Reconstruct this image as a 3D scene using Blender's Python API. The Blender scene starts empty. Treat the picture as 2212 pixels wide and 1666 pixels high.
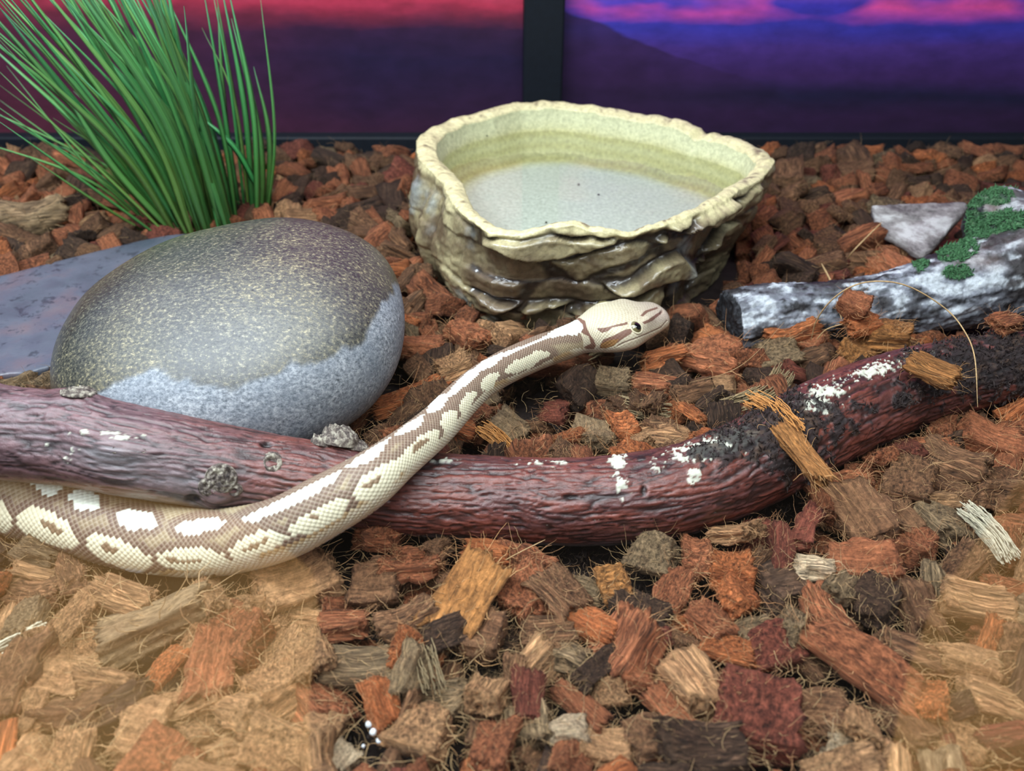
import bpy, math
import numpy as np
from mathutils import Vector, Matrix, Euler
rng = np.random.default_rng(7)
SC = bpy.context.scene
COL = SC.collection
# ---------------------------------------------------------------- camera
CAM_H, PITCH, FPX = 0.2, math.radians(36), 1729.0
cF = np.array([0, math.cos(PITCH), -math.sin(PITCH)]); cU = np.array([0, math.sin(PITCH), math.cos(PITCH)])
cO = np.array([0, 0, CAM_H])
cam_data = bpy.data.cameras.new('camera'); cam = bpy.data.objects.new('camera', cam_data); COL.objects.link(cam)
cam.location = (0, 0, CAM_H); cam.rotation_euler = (math.radians(90) - PITCH, 0, 0)
cam_data.sensor_width = 36; cam_data.lens = 36 * FPX / 2212; cam_data.clip_start = 0.005; cam_data.clip_end = 20
cam_data.dof.use_dof = True; cam_data.dof.focus_distance = 0.285; cam_data.dof.aperture_fstop = 13.0
SC.camera = cam
# ---------------------------------------------------------------- world, lights, exposure
w = bpy.data.worlds.new('room_light'); SC.world = w; w.use_nodes = True
w.node_tree.nodes['Background'].inputs[0].default_value = (0.62, 0.78, 1.0, 1); w.node_tree.nodes['Background'].inputs[1].default_value = 0.07
def area_light(name, loc, target, sx, sy, power, col):
    l = bpy.data.lights.new(name, 'AREA'); l.shape = 'RECTANGLE'; l.size = sx; l.size_y = sy; l.energy = power; l.color = col
    o = bpy.data.objects.new(name, l); COL.objects.link(o); o.location = loc
    o.rotation_euler = (Vector(target) - Vector(loc)).to_track_quat('-Z', 'Y').to_euler(); return o
area_light('tank_light', (-0.05, 0.25, 0.50), (-0.03, 0.29, 0), 0.84, 0.05, 3.5, (0.86, 0.94, 1.0))
area_light('tank_light_front', (-0.12, 0.13, 0.47), (-0.05, 0.28, 0), 0.34, 0.10, 1.9, (0.9, 0.95, 1.0))
area_light('added_glare_light', (-0.42, 0.25, 0.50), (-0.15, 0.29, 0), 0.12, 0.09, 2.3, (0.78, 0.88, 1.0))  # extra lamp added at the left to bring out glare on the stone
lamp = bpy.data.lights.new('added_floor_spot', 'SPOT'); lamp.energy = 250; lamp.color = (1.0, 0.86, 0.62); lamp.spot_size = math.radians(70); lamp.spot_blend = 0.6; lamp.shadow_soft_size = 0.08  # unseen spot added to brighten the floor that the pane mirrors
lo = bpy.data.objects.new('added_floor_spot', lamp); COL.objects.link(lo); lo.location = (0, -0.7, 1.1); lo.rotation_euler = (0, 0, 0)
SC.view_settings.view_transform = 'Standard'; SC.view_settings.look = 'None'; SC.view_settings.gamma = 1; SC.view_settings.use_curve_mapping = False
SC.view_settings.exposure = 0.0
SC.cycles.transparent_max_bounces = 12; SC.cycles.max_bounces = 6
SC.cycles.use_denoising = True
# ---------------------------------------------------------------- helpers
def P(px, py, z):
    px, py, z = np.broadcast_arrays(np.asarray(px, float), np.asarray(py, float), np.asarray(z, float))
    d = cF + ((px - 1106) / FPX)[..., None] * np.array([1., 0, 0]) + ((833 - py) / FPX)[..., None] * cU
    return cO + d * ((z - CAM_H) / d[..., 2])[..., None]
def PY(px, py, y):
    d = cF + (px - 1106) / FPX * np.array([1., 0, 0]) + (833 - py) / FPX * cU
    return cO + d * (y / d[1])
def proj(p):
    q = np.asarray(p) - cO; dep = q @ cF
    return 1106 + FPX * q[..., 0] / dep, 833 - FPX * (q @ cU) / dep, dep
def lin(r, g, b):
    f = lambda c: c / 12.92 if c <= 0.04045 else ((c + 0.055) / 1.055) ** 2.4
    return np.array([f(r / 255), f(g / 255), f(b / 255)])
def hsh(i, j, k, seed):
    h = (i.astype(np.int64) * 374761393 + j.astype(np.int64) * 668265263 + k.astype(np.int64) * 2147483647 + seed * 1274126177) & 0xffffffff
    h = ((h ^ (h >> 13)) * 1274126177) & 0xffffffff
    h = ((h ^ (h >> 16)) * 2246822519) & 0xffffffff
    return (h ^ (h >> 15)) / 2147483648.0 - 1
def vn(p, seed=0):
    p = np.asarray(p, float); b = np.floor(p); f = p - b; f = f * f * (3 - 2 * f); b = b.astype(np.int64); r = 0
    for dx in (0, 1):
        for dy in (0, 1):
            for dz in (0, 1):
                wt = (f[..., 0] if dx else 1 - f[..., 0]) * (f[..., 1] if dy else 1 - f[..., 1]) * (f[..., 2] if dz else 1 - f[..., 2])
                r = r + wt * hsh(b[..., 0] + dx, b[..., 1] + dy, b[..., 2] + dz, seed)
    return r
def fbm(p, seed=0, o=4):
    r, a, s = 0, 1, 0; p = np.asarray(p, float)
    for k in range(o):
        r = r + a * vn(p * 2 ** k + 7.3 * k, seed + k); s += a; a *= .5
    return r / s
def sstep(a, b, x):
    t = np.clip((x - a) / (b - a), 0, 1); return t * t * (3 - 2 * t)
def mixc(a, b, t):
    t = np.asarray(t)[..., None]; return a * (1 - t) + b * t
def v3(x, y, z): return np.stack(np.broadcast_arrays(x, y, z), -1).astype(float)
def mesh_data(name, V, Fq, mats=(), attrs=None, smooth=True, midx=None):
    """V (n,3), Fq (m,4 or 3) index array (or list of those arrays)"""
    me = bpy.data.meshes.new(name); Fs = Fq if isinstance(Fq, list) else [Fq]
    Fs = [np.asarray(f, dtype=np.int32) for f in Fs if len(f)]
    loops = np.concatenate([f.ravel() for f in Fs]); tot = np.concatenate([np.full(len(f), f.shape[1], np.int32) for f in Fs])
    st = np.concatenate([[0], np.cumsum(tot)[:-1]]).astype(np.int32)
    me.vertices.add(len(V)); me.vertices.foreach_set('co', np.asarray(V, np.float32).ravel())
    me.loops.add(len(loops)); me.loops.foreach_set('vertex_index', loops)
    me.polygons.add(len(tot)); me.polygons.foreach_set('loop_start', st); me.polygons.foreach_set('loop_total', tot)
    if midx is not None: me.polygons.foreach_set('material_index', np.asarray(midx, np.int32))
    me.polygons.foreach_set('use_smooth', np.full(len(tot), smooth, bool))
    for m in mats: me.materials.append(m)
    for k, a in (attrs or {}).items():
        a = np.asarray(a, np.float32)
        if a.ndim == 1: at = me.attributes.new(k, 'FLOAT', 'POINT'); at.data.foreach_set('value', a)
        elif a.shape[1] == 3 and k == 'col':
            at = me.attributes.new(k, 'FLOAT_COLOR', 'POINT'); at.data.foreach_set('color', np.hstack([a, np.ones((len(a), 1), np.float32)]).ravel())
        else: at = me.attributes.new(k, 'FLOAT_VECTOR', 'POINT'); at.data.foreach_set('vector', a.ravel())
    me.update(calc_edges=True); me.validate(); return me
def tag(o, label=None, cat=None, group=None, kind=None):
    for k, v in (('label', label), ('category', cat), ('group', group), ('kind', kind)):
        if v: o[k] = v
    return o
def obj(name, me, parent=None, loc=None, **kw):
    o = bpy.data.objects.new(name, me); COL.objects.link(o)
    if parent: o.parent = parent
    if loc is not None: o.location = loc
    return tag(o, **kw)
def grid_faces(n, m, wrap=False, off=0):
    i = np.arange(n - 1)[:, None]; j = np.arange(m if wrap else m - 1)[None]; j2 = (j + 1) % m
    return np.stack([i * m + j, i * m + j2, (i + 1) * m + j2, (i + 1) * m + j], -1).reshape(-1, 4) + off
def box(cx, cy, cz, sx, sy, sz, bev=0.0):
    """bevelled box: rounded edges by three nested shells"""
    b = bev; V = []; X = [(-sx, -sx + b), (sx, sx - b)]
    import itertools
    V, Q = [], []
    for ax in range(3):
        for sg in (-1, 1):
            s = [sx, sy, sz]; u, v = [a for a in range(3) if a != ax]; base = len(V)
            for a, c in ((-1, -1), (1, -1), (1, 1), (-1, 1)):
                p = [0, 0, 0]; p[ax] = sg * s[ax] / 2; p[u] = a * (s[u] / 2 - b); p[v] = c * (s[v] / 2 - b); V.append(p)
            Q.append([base, base + 1, base + 2, base + 3])
    me = bpy.data.meshes.new('t')
    import bmesh
    bm = bmesh.new()
    for p in V: bm.verts.new((p[0] + cx, p[1] + cy, p[2] + cz))
    r = bmesh.ops.convex_hull(bm, input=bm.verts); 
    bmesh.ops.recalc_face_normals(bm, faces=bm.faces); bm.to_mesh(me); bm.free(); return me
def normals_grid(Vg, wrap):
    du = np.gradient(Vg, axis=0)
    dv = (np.roll(Vg, -1, 1) - np.roll(Vg, 1, 1)) if wrap else np.gradient(Vg, axis=1)
    n = np.cross(dv, du); return n / (np.linalg.norm(n, axis=-1, keepdims=True) + 1e-12)
def resample(pts, n, cols=None, it=8):
    """Catmull-Rom through pts (k,d) resampled to n equal arclength steps (first 3 columns are xyz)"""
    p = np.asarray(pts, float); q = np.vstack([2 * p[0] - p[1], p, 2 * p[-1] - p[-2]]); out = []
    for i in range(1, len(q) - 2):
        t = np.linspace(0, 1, 40, endpoint=False)[:, None]
        a, b, c, d = q[i - 1], q[i], q[i + 1], q[i + 2]
        out.append(.5 * (2 * b + (c - a) * t + (2 * a - 5 * b + 4 * c - d) * t * t + (3 * b - a - 3 * c + d) * t ** 3))
    out = np.vstack(out + [q[-2:-1]]); s = np.concatenate([[0], np.cumsum(np.linalg.norm(np.diff(out[:, :3], axis=0), axis=1))])
    if np.ndim(n) == 0: u = np.linspace(0, s[-1], n)
    else: u = n
    return np.stack([np.interp(u, s, out[:, k]) for k in range(out.shape[1])], 1), u, s[-1]
def frames(C):
    T = np.gradient(C, axis=0); T /= np.linalg.norm(T, axis=1, keepdims=True)
    S = np.cross(T, [0, 0, 1.]); S /= np.linalg.norm(S, axis=1, keepdims=True); U = np.cross(S, T); return T, S, U
def in_poly(x, y, poly):
    poly = np.asarray(poly, float); ins = np.zeros(x.shape, bool); n = len(poly)
    for i in range(n):
        x1, y1 = poly[i]; x2, y2 = poly[(i + 1) % n]
        if y1 == y2: continue
        c = ((y1 > y) != (y2 > y)) & (x < (x2 - x1) * (y - y1) / (y2 - y1) + x1); ins ^= c
    return ins
def d_poly(x, y, poly, closed=True):
    poly = np.asarray(poly, float); d = np.full(x.shape, 1e9); n = len(poly)
    for i in range(n if closed else n - 1):
        a, b = poly[i], poly[(i + 1) % n]; ab = b - a; L = ab @ ab + 1e-9
        t = np.clip(((x - a[0]) * ab[0] + (y - a[1]) * ab[1]) / L, 0, 1)
        d = np.minimum(d, np.hypot(x - a[0] - t * ab[0], y - a[1] - t * ab[1]))
    return d
# ---------------------------------------------------------------- node materials
class NT:
    def __init__(s, name):
        s.m = bpy.data.materials.new(name); s.m.use_nodes = True; s.t = s.m.node_tree; s.t.nodes.clear(); s.out = s.t.nodes.new('ShaderNodeOutputMaterial')
    def n(s, typ, ins=None, **props):
        nd = s.t.nodes.new('ShaderNode' + typ)
        for k, v in props.items(): setattr(nd, k, v)
        for k, v in (ins or {}).items():
            so = nd.inputs[k]
            if isinstance(v, bpy.types.NodeSocket): s.t.links.new(v, so)
            elif isinstance(v, (tuple, list, np.ndarray)):
                v = list(map(float, v)); so.default_value = v + [1.0] if len(v) == 3 and len(so.default_value) == 4 else v
            else: so.default_value = v
        return nd
    def math(s, op, a, b=0.0, clamp=False): return s.n('Math', {0: a, 1: b}, operation=op, use_clamp=clamp).outputs[0]
    def mix(s, f, a, b, bt='MIX'):
        nd = s.t.nodes.new('ShaderNodeMix'); nd.data_type = 'RGBA'; nd.blend_type = bt; nd.clamp_factor = True
        for i, v in ((0, f), (6, a), (7, b)):
            so = nd.inputs[i]
            if isinstance(v, bpy.types.NodeSocket): s.t.links.new(v, so)
            elif isinstance(v, (tuple, list, np.ndarray)): so.default_value = list(map(float, v)) + [1.0]
            else: so.default_value = v
        return nd.outputs[2]
    def noise(s, vec, scale, detail=4, rough=.55, dist=0): return s.n('TexNoise', {'Vector': vec, 'Scale': scale, 'Detail': detail, 'Roughness': rough, 'Distortion': dist}).outputs[0]
    def ramp(s, f, stops):
        nd = s.n('ValToRGB', {0: f}); e = nd.color_ramp.elements
        while len(e) < len(stops): e.new(.5)
        for el, (p, c) in zip(e, stops):
            el.position = p; c = (c, c, c) if np.ndim(c) == 0 else c; el.color = list(map(float, c)) + [1.0]
        return nd.outputs[0]
    def attr(s, name): return s.n('Attribute', attribute_name=name)
    def scaled(s, vec, sc): return s.n('Mapping', {0: vec, 3: sc}).outputs[0]
    def bump(s, h, strength, dist): return s.n('Bump', {'Height': h, 'Strength': strength, 'Distance': dist}).outputs[0]
    def bsdf(s, **k):
        nm = {'col': 'Base Color', 'rough': 'Roughness', 'nrm': 'Normal', 'spec': 'Specular IOR Level', 'coat': 'Coat Weight', 'coatr': 'Coat Roughness', 'coatn': 'Coat Normal', 'sss': 'Subsurface Weight', 'sssr': 'Subsurface Radius', 'ssss': 'Subsurface Scale', 'metal': 'Metallic', 'alpha': 'Alpha'}
        b = s.n('BsdfPrincipled', {nm[a]: v for a, v in k.items()}); s.t.links.new(b.outputs[0], s.out.inputs[0]); return s.m
def plain(name, c, rough=.6, nscale=200., amt=.25, bump=.0002, spec=.4):
    m = NT(name); tc = m.n('TexCoord').outputs['Object']; nz = m.noise(tc, nscale, 5)
    k = m.ramp(nz, [(.3, 1 - amt), (.7, 1 + amt)]); c = m.mix(1.0, c, k, 'MULTIPLY')
    return m.bsdf(col=c, rough=rough, spec=spec, nrm=m.bump(nz, .5, bump))
# ================================================================ SETTING: tank shell
M_black = plain('black_plastic', lin(12, 18, 26), .6, 300, .2, .0001, .2)
M_soil = NT('dark_soil'); tc = M_soil.n('TexCoord').outputs['Object']
nz = M_soil.noise(tc, 260, 8, .7); n2 = M_soil.noise(tc, 60, 3)
M_soil = M_soil.bsdf(col=M_soil.mix(n2, M_soil.ramp(nz, [(.3, lin(22, 17, 16)), (.7, lin(66, 48, 40))]), lin(40, 28, 24)), rough=.8, nrm=M_soil.bump(nz, 1, .002))
WALL_Y = 0.545
gx, gy = np.meshgrid(np.linspace(-.45, .45, 300), np.linspace(.055, WALL_Y, 170))
def ground(x, y):   # the lie of the dark soil under the chips
    return -.0075 + .0022 * fbm(v3(x * 30, y * 30, 0 * x), 3) + .001 * fbm(v3(x * 160, y * 160, 0 * x), 9)
V = v3(gx, gy, ground(gx, gy)).reshape(-1, 3)
obj('floor', mesh_data('floor', V, grid_faces(170, 300), [M_soil]), kind='structure', label='dark damp soil under the husk chips')
obj('floor_base', box(0, .3, -.017, .93, .52, .012, .001), kind='structure').data.materials.append(M_black)
obj('wall_back', box(0, WALL_Y + .014, .2, .93, .008, .44, .001), kind='structure').data.materials.append(M_black)
M_side = plain('tinted_side_panel', lin(28, 26, 36), .3, 60, .2, 0)
obj('wall_left', box(-.461, .3, .2, .006, .52, .44, .001), kind='structure').data.materials.append(M_side)
obj('wall_right', box(.461, .3, .2, .006, .52, .44, .001), kind='structure').data.materials.append(M_side)
# back frame: bottom rail, thin lip in front of it and the centre post
zr = PY(1106, 291, WALL_Y)[2]
rail = obj('trim_1', box(0, WALL_Y, (zr - .012) / 2, .915, .012, zr + .012, .0012), kind='structure', label='black bottom rail of the back frame'); rail.data.materials.append(M_black)
lip = obj('rail_lip', box(0, WALL_Y - .009, -.003, .915, .008, .014, .0015), rail); lip.data.materials.append(M_black)
xa, xb = PY(1131, 100, WALL_Y)[0], PY(1216, 100, WALL_Y)[0]
post = obj('trim_2', box((xa + xb) / 2, WALL_Y - .002, .2 + zr / 2, xb - xa, .012, .4 - zr, .0012), kind='structure', label='black centre post between the two printed panels'); post.data.materials.append(M_black)
# printed backdrops (flat pictures); colours are what is printed on them
def poster_mat(left):
    m = NT('printed_backdrop_left' if left else 'printed_backdrop_right'); g = m.n('NewGeometry').outputs['Position']
    s = m.n('SeparateXYZ', {0: g}); x, z = s.outputs[0], s.outputs[2]
    warp = m.noise(m.scaled(g, (6, 0, 22)), 1.6, 4); fine = m.noise(m.scaled(g, (30, 0, 70)), 1.5, 6, .65); wz = m.math('ADD', z, m.math('MULTIPLY', m.math('SUBTRACT', warp, .5), .03 if left else .016))
    t = m.n('MapRange', {0: wz, 1: 0.0, 2: 0.2}).outputs[0]
    if left:
        c = m.ramp(t, [(.05, lin(58, 26, 50)), (.18, lin(44, 24, 54)), (.33, lin(36, 24, 58)), (.41, lin(52, 26, 58)), (.455, lin(110, 36, 60)), (.50, lin(176, 50, 76)), (.62, lin(210, 80, 110)), (1., lin(120, 70, 160))])
        dr = m.ramp(m.n('MapRange', {0: x, 1: -.36, 2: -.1}).outputs[0], [(0, 1.), (1., 0.)])
        c = m.mix(m.math('MULTIPLY', dr, .5), c, lin(110, 44, 52))
    else:
        c = m.ramp(t, [(.05, lin(44, 24, 52)), (.14, lin(48, 26, 62)), (.2, lin(30, 26, 58)), (.27, lin(62, 36, 92)), (.335, lin(70, 44, 116)), (.37, lin(74, 48, 128)), (.42, lin(60, 54, 160)), (.48, lin(66, 56, 176)), (.56, lin(150, 90, 200)), (1., lin(210, 110, 190))])
        # pink cloud bank
        cl = m.noise(m.scaled(g, (9, 0, 30)), 1., 3, .5); pk = m.math('MULTIPLY', m.ramp(cl, [(.5, 0.), (.62, 1.)]), m.ramp(t, [(.43, 0.), (.48, 1.)]))
        c = m.mix(pk, c, lin(232, 82, 160))
        # mountain shoulder running down from the post
        ridge = m.math('SUBTRACT', .096, m.math('MULTIPLY', m.math('SUBTRACT', x, .03), .36)); hill = m.ramp(m.math('ADD', m.math('MULTIPLY', m.math('SUBTRACT', ridge, wz), 60), .5), [(.45, 0.), (.55, 1.)])
        hill = m.math('MULTIPLY', hill, m.ramp(m.n('MapRange', {0: x, 1: .08, 2: .2}).outputs[0], [(0, 1.), (1, 0.)]))
        c = m.mix(m.math('MULTIPLY', hill, .8), c, lin(50, 28, 62))
    c = m.mix(1.0, c, m.ramp(fine, [(.3, .72), (.7, 1.22)]), 'MULTIPLY')
    return m.bsdf(col=c, rough=.45, spec=.25)
pl = obj('backdrop_poster', box((-.457 + xa) / 2, WALL_Y + .0055, .21, xa + .457, .002, .40, .0005), label='dark red and purple desert mountain picture behind the grass, left of the black post', cat='poster'); pl.data.materials.append(poster_mat(True))
pr = obj('backdrop_poster', box((.457 + xb) / 2, WALL_Y + .0055, .21, .457 - xb, .002, .40, .0005), label='violet and pink sunset sea picture behind the water dish, right of the black post', cat='poster'); pr.data.materials.append(poster_mat(False))
# front glass pane with its bottom frame; it mirrors the lit room floor outside
m = NT('front_glass'); fr = m.n('Fresnel', {'IOR': 1.75}).outputs[0]
tr = m.n('BsdfTransparent', {0: (.97, .985, .98)}); gl = m.n('BsdfGlossy', {'Color': (1, 1, 1), 'Roughness': .025})
mx = m.n('MixShader', {0: fr, 1: tr.outputs[0], 2: gl.outputs[0]}); m.t.links.new(mx.outputs[0], m.out.inputs[0])
GY = .045
gv = [(-.45, GY, .012), (.45, GY, .012), (.45, GY, .42), (-.45, GY, .42)]
gobj = obj('window_1', mesh_data('window_1', gv, [np.array([[0, 1, 2, 3]])], [m.m]), kind='structure', label='clear front glass pane of the tank')
obj('trim_3', box(0, GY, .001, .93, .016, .024, .002), kind='structure', label='black front frame of the tank').data.materials.append(M_black)
# the room outside the glass (seen only as a reflection in the pane)
m = NT('oak_floor'); g = m.n('NewGeometry').outputs['Position']; bn = m.noise(m.scaled(g, (1, 12, 1)), 3, 4)
M_oak = m.bsdf(col=m.ramp(bn, [(.3, lin(196, 152, 96)), (.7, lin(226, 190, 138))]), rough=.6)
FZ = -.78
obj('floor_room', box(0, -1.1, FZ - .02, 4, 3, .04, .002), kind='structure').data.materials.append(M_oak)
M_silh = plain('silhouette_black', lin(9, 9, 11), .9, 40, .3, .002)
def refl(px, py, z):   # where a mirrored sight line meets height z outside the glass
    p = P(px, py, z); return (p[0], 2 * GY - p[1])
silhouette = [refl(*q, FZ + .006) for q in ((672, 1700), (668, 1500), (690, 1330), (676, 1230), (560, 1130), (300, 1050), (-300, 1000), (-900, 420), (3000, 420), (2600, 880), (2250, 960), (2140, 1120), (2010, 1310), (1960, 1450), (1905, 1700), (1880, 1900), (670, 1900))]  # added dark sheet; stands in for the onlooker's silhouette mirrored in the pane
n = len(silhouette); V = [(x, y, FZ + .001) for x, y in silhouette] + [(x, y, FZ + .006) for x, y in silhouette]
me = bpy.data.meshes.new('silhouette'); me.from_pydata(V, [], [list(range(n))[::-1], list(range(n, 2 * n))] + [[i, (i + 1) % n, n + (i + 1) % n, n + i] for i in range(n)]); me.materials.append(M_silh)
obj('floor_silhouette', me, kind='structure')
# ================================================================ WATER DISH
rim_px = [(902, 300, .056), (915, 287, .056), (950, 268, .056), (985, 255, .056), (1050, 238, .057), (1110, 222, .058), (1200, 219, .058), (1300, 232, .058), (1400, 248, .057), (1480, 262, .058), (1515, 276, .057), (1528, 291, .054), (1548, 288, .056), (1590, 300, .056), (1650, 325, .056), (1674, 350, .056), (1655, 376, .055), (1600, 410, .055), (1540, 447, .055), (1480, 472, .055), (1420, 492, .055), (1360, 509, .054), (1310, 505, .055), (1240, 487, .058), (1180, 496, .056), (1110, 510, .054), (1060, 502, .054), (1010, 473, .055), (980, 440, .055), (960, 400, .055), (935, 372, .055), (906, 345, .055)]
R3 = np.array([P(*q) for q in rim_px]); BC = np.array([P(1290, 350, .055)[0], P(1290, 350, .055)[1] - .002])
th = np.unwrap(np.arctan2(R3[:, 1] - BC[1], R3[:, 0] - BC[0])); rr = np.hypot(R3[:, 1] - BC[1], R3[:, 0] - BC[0])
o_ = np.argsort(th % (2 * np.pi)); ths, rrs, zrs = (th % (2 * np.pi))[o_], rr[o_], R3[:, 2][o_]
NT_B = 560; TH = np.linspace(0, 2 * np.pi, NT_B, endpoint=False)
Rr = np.interp(TH, ths, rrs, period=2 * np.pi); Zr = np.interp(TH, ths, zrs, period=2 * np.pi)
ck, sk = np.cos(TH), np.sin(TH)
rn = fbm(v3(ck * 6, sk * 6, 0 * ck), 21); Zr = Zr + .0012 * fbm(v3(ck * 16, sk * 16, 1 + 0 * ck), 22)
ZB = -.006
# profile: rows of (kind, t)
rows = []
for t in np.linspace(0, 1, 90): rows.append(('out', t))
for t in np.linspace(0, 1, 14)[1:]: rows.append(('lip', t))
for t in np.linspace(0, 1, 26)[1:]: rows.append(('in', t))
for t in np.linspace(0, 1, 16)[1:]: rows.append(('floor', t))
G, Cc = [], []
def worley(p):
    b = np.floor(p).astype(np.int64); f1 = np.full(p.shape[:-1], 9.); f2 = f1.copy(); hh = f1 * 0
    for dx in (-1, 0, 1):
        for dy in (-1, 0, 1):
            for dz in (-1, 0, 1):
                i, j, k = b[..., 0] + dx, b[..., 1] + dy, b[..., 2] + dz
                q = np.stack([i + .5 + .42 * hsh(i, j, k, 1), j + .5 + .42 * hsh(i, j, k, 2), k + .5 + .42 * hsh(i, j, k, 3)], -1)
                d = np.linalg.norm(p - q, axis=-1); h = hsh(i, j, k, 4); nw = d < f1
                f2 = np.where(nw, f1, np.minimum(f2, d)); hh = np.where(nw, h, hh); f1 = np.where(nw, d, f1)
    return f1, f2, hh
foot = np.interp(TH, np.radians([0, 40, 90, 140, 180, 215, 250, 270, 300, 330, 360]), [.80, .9, 1., 1., .99, .98, .93, .93, .88, .80, .80])
bulge = np.interp(TH, np.radians([0, 60, 120, 165, 190, 215, 235, 300, 330, 345, 360]), [.000, 0, .0, .006, .010, .008, .0, .0, -.003, 0, .000])
lipw = np.interp(TH, np.radians([0, 60, 120, 160, 200, 230, 270, 320, 360]), [.0095, .010, .010, .0115, .010, .0075, .0055, .007, .0095])
cream, tan_, brn, drk = lin(206, 196, 150), lin(138, 124, 92), lin(92, 74, 56), lin(34, 24, 22)
for kd, t in rows:
    if kd == 'out':
        z = ZB + (Zr - ZB) * t; f = foot + (1 - foot) * sstep(0, 1, t) ** .8
        r = Rr * f + bulge * np.sin(np.pi * np.clip(t * 1.1, 0, 1)) ** 1.0
        q = v3(ck * 2.2 + .3 * rn, sk * 2.2, z * 40)
        wq = v3(ck * 1.9 + .16 * fbm(v3(ck * 5, sk * 5, z * 60), 31), sk * 1.9 + .16 * fbm(v3(ck * 5, sk * 5, z * 60), 32), z * 88 + .55 * fbm(v3(ck * 3.2, sk * 3.2, z * 40), 38) + 0 * ck)
        f1, f2, hs_ = worley(wq); gap = f2 - f1; st = sstep(.02, .24, gap)
        cr = vn(v3(ck * 9, sk * 9, z * 90), 33); sdn = fbm(v3(ck * 5, sk * 5, z * 110), 34)
        left = np.interp(TH, np.radians([0, 20, 150, 185, 225, 238, 330, 345, 360]), [.25, .2, .1, .1, .25, 1., 1., .4, .25])  # front face is layered, sides run upright
        up = fbm(v3(ck * 11, sk * 11, z * 14), 35)
        amp = sstep(0, .08, t) * (1 - sstep(.93, 1, t))
        big = fbm(v3(ck * 4.2 + .8, sk * 4.2, z * 34 + 2), 39, 2)
        d = amp * (left * (.0042 * (st - .7) + .0052 * hs_ * st + .0016 * sdn + .0040 * big) + (1 - left) * (.0042 * up + .0012 * sdn + .0035 * big)) + .0007 * fbm(v3(ck * 50, sk * 50, z * 500), 36)
        r = r + d
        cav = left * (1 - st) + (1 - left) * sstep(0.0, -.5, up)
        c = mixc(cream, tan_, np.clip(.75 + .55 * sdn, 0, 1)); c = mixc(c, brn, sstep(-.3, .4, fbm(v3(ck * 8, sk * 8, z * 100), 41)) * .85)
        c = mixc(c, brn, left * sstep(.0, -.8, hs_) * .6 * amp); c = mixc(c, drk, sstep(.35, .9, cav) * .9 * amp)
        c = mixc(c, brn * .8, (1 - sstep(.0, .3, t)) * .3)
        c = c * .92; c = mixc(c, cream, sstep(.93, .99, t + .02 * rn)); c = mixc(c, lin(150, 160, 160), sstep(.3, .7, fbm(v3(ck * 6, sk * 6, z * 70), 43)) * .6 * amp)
    elif kd == 'lip':
        a = t * np.pi * .5; w_ = lipw * (1 + .12 * rn)
        r = Rr - w_ * t; z = Zr + .0012 * np.sin(np.pi * t) - .0012 * t * t + .0006 * fbm(v3(ck * 30, sk * 30, 0 * ck + t), 45)
        mk = sstep(.05, .5, fbm(v3(ck * 26, sk * 26, 0 * ck + t * 2.), 46)) * np.sin(np.pi * t)
        c = mixc(cream, brn, mk * .8)
    elif kd == 'in':
        r = (Rr - lipw * (1 + .12 * rn)) * (1 - .10 * t ** 1.5); z = Zr - .0006 - (Zr - .0296) * t ** .9
        bnd = np.sin(z * 900) * .5 + .5
        c = mixc(lin(196, 196, 158), lin(170, 164, 112), sstep(.15, .5, t) * (0.7 + .3 * bnd))
    else:
        r = (Rr - lipw * (1 + .12 * rn)) * .90 * (1 - t) + 0 * ck; z = .0290 * np.ones_like(ck) - .0012 * np.sin(np.pi * min(t * 2, 1) / 2)
        c = mixc(lin(180, 176, 130), lin(186, 190, 176), np.full_like(ck, sstep(0, .12, t)))
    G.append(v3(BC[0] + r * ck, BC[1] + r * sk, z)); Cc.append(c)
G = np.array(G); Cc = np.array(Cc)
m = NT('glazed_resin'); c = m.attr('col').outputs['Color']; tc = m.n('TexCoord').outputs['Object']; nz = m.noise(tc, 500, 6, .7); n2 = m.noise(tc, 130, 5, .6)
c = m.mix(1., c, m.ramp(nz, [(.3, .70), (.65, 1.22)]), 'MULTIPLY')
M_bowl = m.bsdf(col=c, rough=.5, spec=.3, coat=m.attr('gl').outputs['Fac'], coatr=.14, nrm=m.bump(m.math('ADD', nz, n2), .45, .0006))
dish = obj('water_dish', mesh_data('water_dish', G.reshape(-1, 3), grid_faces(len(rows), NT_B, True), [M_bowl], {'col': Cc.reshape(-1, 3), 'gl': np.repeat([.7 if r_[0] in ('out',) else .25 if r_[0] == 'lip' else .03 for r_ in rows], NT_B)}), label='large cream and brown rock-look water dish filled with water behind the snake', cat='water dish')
ZW = .044; kk = np.linspace(0, 1, 12)[:, None]; Ri = ((Rr - lipw * (1 + .12 * rn)) * .985)[None]
r_ = Ri * kk; V = v3(BC[0] + r_ * ck, BC[1] + r_ * sk, np.full_like(r_, ZW) + .0006 * (kk ** 30)).reshape(-1, 3)
m = NT('still_water'); fr = m.n('Fresnel', {'IOR': 1.33}).outputs[0]; tr = m.n('BsdfTransparent', {0: (.94, .955, .95)}); gl = m.n('BsdfGlossy', {'Color': (1, 1, 1), 'Roughness': .03})
mx = m.n('MixShader', {0: fr, 1: tr.outputs[0], 2: gl.outputs[0]}); m.t.links.new(mx.outputs[0], m.out.inputs[0])
obj('water', mesh_data('water', V, grid_faces(12, NT_B, True)[:, ::-1], [m.m]), dish)
M_crumb = plain('dark_crumb', lin(50, 44, 36), .8)
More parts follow.
